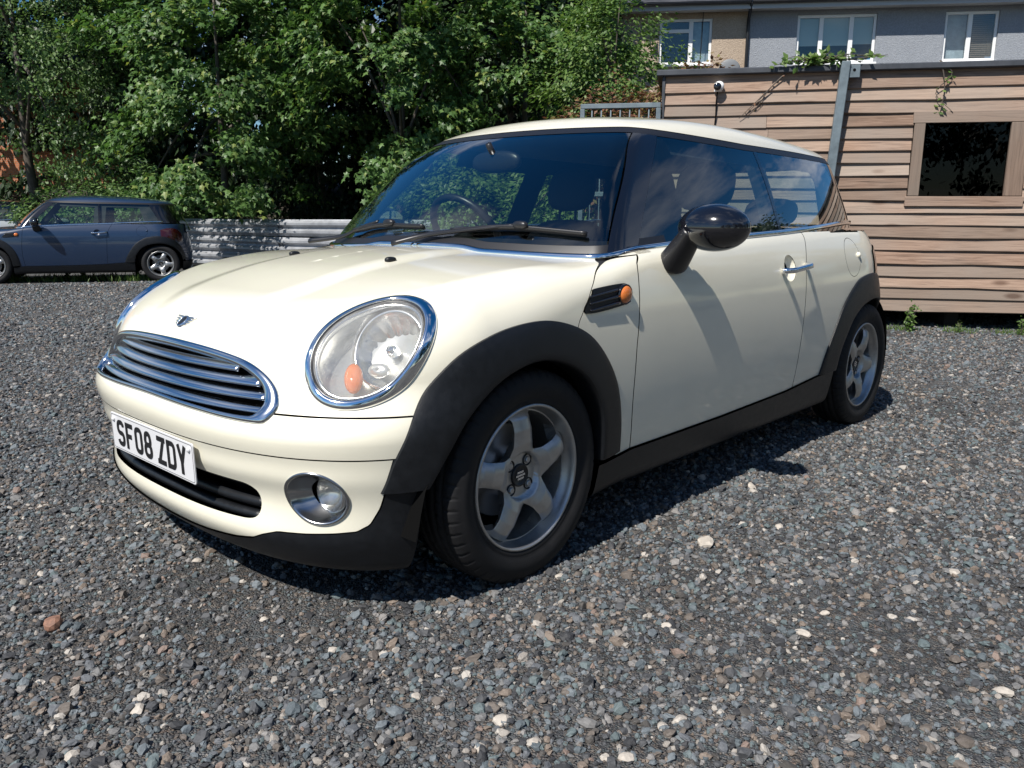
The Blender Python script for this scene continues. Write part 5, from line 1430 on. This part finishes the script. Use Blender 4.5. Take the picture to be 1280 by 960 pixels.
def tree(name, label, base, trunk_h, cc_z, rad, nclu, per, lsize, crad, shape, mat, seed, group=None, bias=.6, drop=None, trunk_r=.10, lean=(0, 0), cat='tree', limbs=5):
    rg = np.random.default_rng(seed)
    base = np.array(base, float)
    root = empty(name, base); tag(root, label, cat, group)
    cc = base+np.array([lean[0], lean[1], cc_z])
    P, Nn, D, C_ = crown_points(rg, cc, np.array(rad), nclu, per, crad, bias, drop)
    me = leaf_mesh('crown', P-base, Nn, D, lsize*rg.uniform(.65, 1.25, len(P)), shape, mat, rg)
    link('crown', me, root)
    mb = MB(); top = np.array([lean[0]*.9, lean[1]*.9, cc_z+rad[2]*.45])
    tp = catmull([(0, 0, -.2), (lean[0]*.15+rg.normal()*.06, rg.normal()*.06, trunk_h*.5), (lean[0]*.45, lean[1]*.45, trunk_h), tuple(top)], 16)
    mb.add(*tube(tp, np.linspace(trunk_r, trunk_r*.2, 16), 9))
    for c in C_[rg.choice(len(C_), min(limbs, len(C_)), replace=False)]:
        k = int(rg.integers(6, 14)); a = tp[k]; b_ = c-base; mid = (a+b_)/2+np.array([0, 0, .25])
        mb.add(*tube(catmull([a, mid, b_], 8), np.linspace(trunk_r*.38, .008, 8), 6))
    mb.build('trunk', M['bark'], root)
    return root

def bz(x, y):
    d = (np.array([x, y])-BD0)@BDN; return float(np.interp(d, prof_d, prof_z)) if d > 0 else float(gz(x, y))
def base_at(px, dep):
    p = at_depth(px, 290, dep); return (p[0], p[1], bz(p[0], p[1]))
def brick_hole(C_):
    u, v = proj_px(C_); return (u < 42) & (v > 178) & (v < 250)
def gap1(C_):
    u, v = proj_px(C_); return ((u > 165) & (u < 240) & (v > 158) & (v < 205)) | ((u > 395) & (u < 470) & (v > 110) & (v < 260)) | ((v > 250) & (u > 190))
tree('ash_tree', 'tall fine-leaved tree rising behind the blue car', base_at(45, 19.5), 2.2, 4.2, (3.3, 3.3, 4.0), 330, 95, .10, .50, OVAL, M['leaf_fine'], 11, drop=brick_hole, trunk_r=.14)
tree('ash_tree', 'slim fine-leaved tree beside the tall tree with the blue car below', base_at(165, 21), 2.2, 4.6, (2.4, 2.4, 4.2), 240, 90, .11, .5, OVAL, M['leaf_fine'], 12, trunk_r=.12)
G_T = 'sycamores behind the metal barrier'
tree('sycamore_tree', 'sycamore with broad lobed leaves overhanging the barrier end by the blue car', base_at(285, 17.0), 1.9, 3.8, (2.3, 2.3, 3.3), 130, 135, .125, .40, MAPLE, M['leaf_syc'], 21, G_T, drop=gap1)
tree('sycamore_tree', 'sycamore with hanging lobed-leaf sprays behind the cream car windscreen', base_at(505, 15.6), 2.0, 3.9, (2.0, 2.0, 3.0), 112, 135, .120, .38, MAPLE, M['leaf_syc'], 22, G_T, drop=gap1)
tree('sycamore_tree', 'deep-shaded sycamore between the two brighter sycamores', base_at(400, 18.8), 2.4, 4.6, (2.2, 2.2, 3.4), 100, 130, .130, .42, MAPLE, M['leaf_syc'], 23, G_T)
tree('sycamore_tree', 'sycamore next to the brown house, its crown reaching the roof', base_at(655, 16.4), 2.2, 3.7, (2.1, 2.1, 3.0), 125, 135, .115, .38, MAPLE, M['leaf_syc'], 24, G_T)
tree('elder_tree', 'light green leafy elder growing against the brown house', base_at(757, 14.2), 1.4, 2.9, (1.15, 1.15, 2.6), 150, 85, .085, .36, OVAL, M['leaf_light'], 25, trunk_r=.08)
for i, (px, dep, sd) in enumerate(((110, 25, 31), (290, 22.5, 32), (450, 21.5, 33), (600, 20.5, 34), (-60, 27.5, 35))):
    nm = ['behind the fine-leaved trees', 'behind the sycamore by the blue car', 'behind the shaded sycamore', 'in front of the brown house end', 'behind the orange brick building']
    tree('dense_tree', 'dense shade-coloured tree standing '+nm[i], base_at(px, dep), 2.0, 4.0 if i != 4 else 3.6, (3.4, 3.4, 5.4), 330, 70, .26, .7, OVAL, M['leaf_shade'], sd, 'shade-coloured trees of the back row', trunk_r=.2)
# shrubs and undergrowth
def shrub(label, base, rad, nclu, per, ls, crad, shape, mat, seed, group=None, name='shrub'):
    return tree(name, label, base, rad[2]*.5, rad[2]*.95, rad, nclu, per, ls, crad, shape, mat, seed, group, .5, None, .035, cat='shrub', limbs=8)
shrub('low bramble growing over the metal barrier', base_at(305, 17.0), (.6, .6, .72), 40, 40, .10, .20, MAPLE, M['leaf_light'], 41)
shrub('dark ivy mound behind the metal barrier', base_at(225, 18.2), (1.2, 1.0, 1.1), 90, 60, .085, .30, OVAL, M['leaf_fine'], 42)
shrub('broad ivy thicket filling the shade under the sycamores', base_at(430, 19.6), (2.4, 1.4, 1.3), 130, 60, .10, .40, OVAL, M['leaf_shade'], 43)
shrub('leafy shrub showing just above the front of the cream car roof', base_at(600, 12.5), (1.2, 1.0, 1.05), 110, 60, .085, .26, OVAL, M['leaf_light'], 44)
shrub('pale green shrub behind the grey metal railing', base_at(735, 11.0), (1.2, .8, 1.1), 130, 70, .075, .24, OVAL, M['leaf_light'], 45)
shrub('broad dark shrub left of the orange brick building corner', base_at(130, 18.0), (1.8, 1.2, 1.0), 110, 60, .10, .35, OVAL, M['leaf_fine'], 46)
hp = shed_pt(-1.75, -1.15, 0)
tree('hedge', 'withered brown hedge along the back of the shed roof', hp, .9, 2.22, (.75, .75, .30), 120, 60, .055, .16, OVAL, M['leaf_brown'], 51, trunk_r=.05, cat='hedge', bias=.3)
hp = shed_pt(-2.85, -.8, 0)
tree('hedge', 'rust-coloured hedge with green shoots between railing and shed end', hp, .9, 1.75, (.55, .55, .55), 90, 50, .06, .2, OVAL, M['leaf_brown'], 52, trunk_r=.05, cat='hedge', bias=.3)
# reflected trees on the other side of the yard
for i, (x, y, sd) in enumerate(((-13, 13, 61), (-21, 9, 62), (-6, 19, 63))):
    tree('roadside_tree', ['round tree across the yard from the shed end', 'round tree beyond the far end of the shed', 'round tree across the yard opposite the parked cream car'][i], (x, y, 0), 2.2, 4.4, (2.6, 2.6, 3.2), 170, 50, .22, .6, OVAL, M['leaf_shade'], sd, trunk_r=.18)

near_src = [o for o in bpy.data.objects if o.name.startswith('roadside_tree')]
for i, (x, y) in enumerate(((-16, 16), (-10, 15.5), (-2, 14), (3, 13), (8.5, 14), (14, 13), (-25, 13))):  # unseen tree row, added to block low sky and darken the car side
    o = copy_tree(near_src[i % 3]); o.location = (x, y, -.4 if i % 2 else 0); o.rotation_euler = (0, 0, i*1.3)
    tag(o, 'leafy tree in an unseen row added to darken the car door', 'tree', 'unseen row of trees added to darken the car door')
# climbing plant on the shed roof edge
def plant(name, label, base, stems, leafs, ls, mat, seed, cat='plant', shape=OVAL):
    rg = np.random.default_rng(seed); root = empty(name, base); tag(root, label, cat); mb = MB(); P = []; D = []
    for s_ in stems:
        pth = catmull(s_, 14); mb.add(*tube(pth, np.linspace(.006, .0025, 14), 5)); k = rg.integers(2, 14, leafs); P.append(pth[np.minimum(k, 13)]+rg.normal(size=(leafs, 3))*.012); D.append(rg.normal(size=(leafs, 3))+[0, 0, .2])
    mb.build('stem', M['bark'], root); P = np.concatenate(P); D = np.concatenate(D); N_ = rg.normal(size=P.shape)*.5+[0, 0, .7]+np.array([.5, .4, 0])
    link('foliage', leaf_mesh('foliage', P, N_, D, ls*rg.uniform(.6, 1.2, len(P)), shape, mat, rg), root); return root
rg = np.random.default_rng(3)
def rel(a, b): return tuple(np.array(a)-np.array(b))
b0 = shed_pt(-.85, .06, 2.36)
plant('climbing_plant', 'green climber sprawling over the shed roof edge by the steel post', b0, [[(0, 0, 0), rel(shed_pt(-.85+u*.5, .1, 2.39+rg.uniform(0, .05)), b0), rel(shed_pt(-.85+u, .09, 2.36+rg.uniform(-.03, .1)), b0)] for u in np.linspace(-.34, .62, 15)], 14, .075, M['leaf_light'], 71)
b0 = shed_pt(-1.05, .05, 2.33)
plant('climbing_plant', 'thin bare vine stems crossing the top shed boards beside the steel post', b0, [[(0, 0, 0), rel(shed_pt(-1.2, .05, 2.18), b0), rel(shed_pt(-1.32-u, .045, 2.0-u*.6), b0)] for u in (0, .08, .15)], 3, .04, M['leaf_brown'], 72)
b0 = shed_pt(.21, .05, 2.37)
plant('climbing_plant', 'thin tendril with a few leaves hanging above the shed window', b0, [[(0, 0, 0), rel(shed_pt(.28+u, .06, 2.25), b0), rel(shed_pt(.24-u, .055, 2.1), b0), rel(shed_pt(.30+u*1.5, .05, 1.93), b0)] for u in (-.03, .04)], 8, .055, M['leaf_light'], 73)
# weeds
def weed(label, p, h, seed, n=9, mat='leaf_light'):
    rg = np.random.default_rng(seed); st = []
    for k in range(n): a = rg.uniform(0, 6.28); r_ = rg.uniform(.02, .3)*h; st.append([(0, 0, 0), (r_*.3*math.cos(a), r_*.3*math.sin(a), h*rg.uniform(.3, .5)), (r_*math.cos(a), r_*math.sin(a), h*rg.uniform(.6, 1))])
    plant('weed', label, tuple(p), st, 16, h*.16, M[mat], seed, 'weed')
p = shed_pt(.12, .30, 0.0); weed('upright green weed growing at the foot of the shed', p, .27, 81, 10)
p = shed_pt(1.08, .22, 0.0); weed('small yellowish weed at the shed foot under the window jamb', p, .14, 82, 8)
p = shed_pt(.55, .25, 0.0); weed('low creeping weed at the shed foot under the window', p, .09, 83, 9)
for i, (px, py, h) in enumerate(((84, 349, .42), (105, 350, .24), (172, 350, .26), (18, 351, .22))):
    q = on_ground(px, py, -.10); weed(['tall leafy weed growing beside the blue car sill', 'short weed clump beside the tall weed by the blue car', 'weed clump before the blue car rear wheel', 'weed clump behind the blue car front wheel'][i], (q[0], q[1], -.10), h, 84+i, 12)
# grass fringe along the shed and by the blue car
def tuft_strip(name, label, pts, hgt, seed):
    rg = np.random.default_rng(seed); n = len(pts); P = np.array(pts)
    ang_ = rg.uniform(0, 6.28, n); N_ = np.stack([np.cos(ang_), np.sin(ang_), 0*ang_], 1); D = np.stack([rg.normal(0, .4, n), rg.normal(0, .4, n), np.ones(n)], 1)
    sv = np.array([(0.06, 0, 0), (.03, .6, 0), (0, 1, .15), (-.06, 0, 0)]); o = link(name, leaf_mesh(name, P, N_, D, hgt*rg.uniform(.4, 1.1, n), (sv, np.array([(0, 1, 2), (0, 2, 3)])), M['leaf_light'], rg)); tag(o, label, 'grass', kind='stuff')
pts = []
for c in (.02, .1, .5, .62, .95, 1.1, 1.3, 1.7):
    for k in range(60): pts.append(shed_pt(c+rg.normal()*.07, .20+rg.normal()*.05, -.005))
tuft_strip('grass', 'sparse grass tufts along the foot of the shed', pts, .06, 91)
pts = []
for (px, py, n, w_) in ((100, 350, 420, .38), (172, 351, 260, .22), (30, 352, 160, .25)):
    q = on_ground(px, py, -.10)
    for k in range(n): pts.append((q[0]+rg.normal()*w_, q[1]+rg.normal()*w_*.6, -.105))
tuft_strip('grass', 'rough grass growing under the side of the blue car', pts, .13, 92)

# ------------------------------------------------------------------ metal barrier
M['galv'] = simple('galvanised_steel', (.34, .35, .37), .5, .4, noise=.25, nscale=4)
B1 = np.array([-5.75, -16.6]); B2 = np.array([-8.1, -6.6]); bt = (B2-B1)/np.linalg.norm(B2-B1); BL = np.linalg.norm(B2-B1)
bar_ = empty('crash_barrier', (B1[0], B1[1], -.12), math.atan2(bt[1], bt[0])); tag(bar_, 'long barrier of stacked galvanised corrugated steel rails', 'barrier')
wprof = np.array([(0, 0), (.012, .02), (.07, .06), (.07, .10), (.012, .135), (.005, .155), (.012, .175), (.07, .21), (.07, .25), (.012, .29), (0, .31)])
wp = np.concatenate([wprof, wprof[::-1]-[.006, 0]])
for k in range(3):
    for (a, b_) in ((0, BL*.5), (BL*.5-.08, BL)):
        pth = np.array([(x, -.01*(a > 0), .09+.325*k+.01*math.sin(x*.7+k)) for x in np.linspace(a, b_, 12)])
        V, F = sweep(pth, wp, side=np.array([0, -1.0, 0])); mk('rail', V, F, M['galv'], bar_, smooth=False)
for x in np.linspace(.6, BL-.4, 6): mk('post', *cbox(x-.05, x+.05, .012, .12, 0, 1.02, .004), M['galv'], bar_, smooth=False)

# ------------------------------------------------------------------ brick building seen through the trees on the left
def brick_mat():
    mt, t, b = nmat('orange_brick'); co = node(t, 'ShaderNodeTexCoord'); mp = node(t, 'ShaderNodeMapping'); mp.inputs['Rotation'].default_value = (math.pi/2, 0, 0); t.links.new(co.outputs['Object'], mp.inputs[0])
    br = node(t, 'ShaderNodeTexBrick', Scale=4.4); br.inputs['Color1'].default_value = (.42, .13, .055, 1); br.inputs['Color2'].default_value = (.52, .19, .08, 1); br.inputs['Mortar'].default_value = (.38, .30, .24, 1)
    t.links.new(mp.outputs[0], br.inputs['Vector']); t.links.new(br.outputs['Color'], b.inputs['Base Color']); b.inputs['Roughness'].default_value = .9; return mt
q = at_depth(-10, 225, 27.0)
bh = empty('brick_building', (q[0], q[1], 0), math.radians(-38)); tag(bh, 'orange brick building glimpsed between the trees past the parked cars', 'building')
mk('wall', *cbox(-6, 1.6, 0, 5, 0, 4.6), brick_mat(), bh, smooth=False)
mk('roof', np.array([(-6.3, -.3, 4.55), (1.9, -.3, 4.55), (1.9, 2.5, 6.4), (-6.3, 2.5, 6.4), (-6.3, 5.3, 4.55), (1.9, 5.3, 4.55)]), np.array([[0, 1, 2, 3], [3, 2, 5, 4]]), M['slate'], bh, smooth=False)
mk('plinth', *cbox(-6.05, 1.65, -.06, 5.05, 0, .9), M['soffit'], bh, smooth=False)
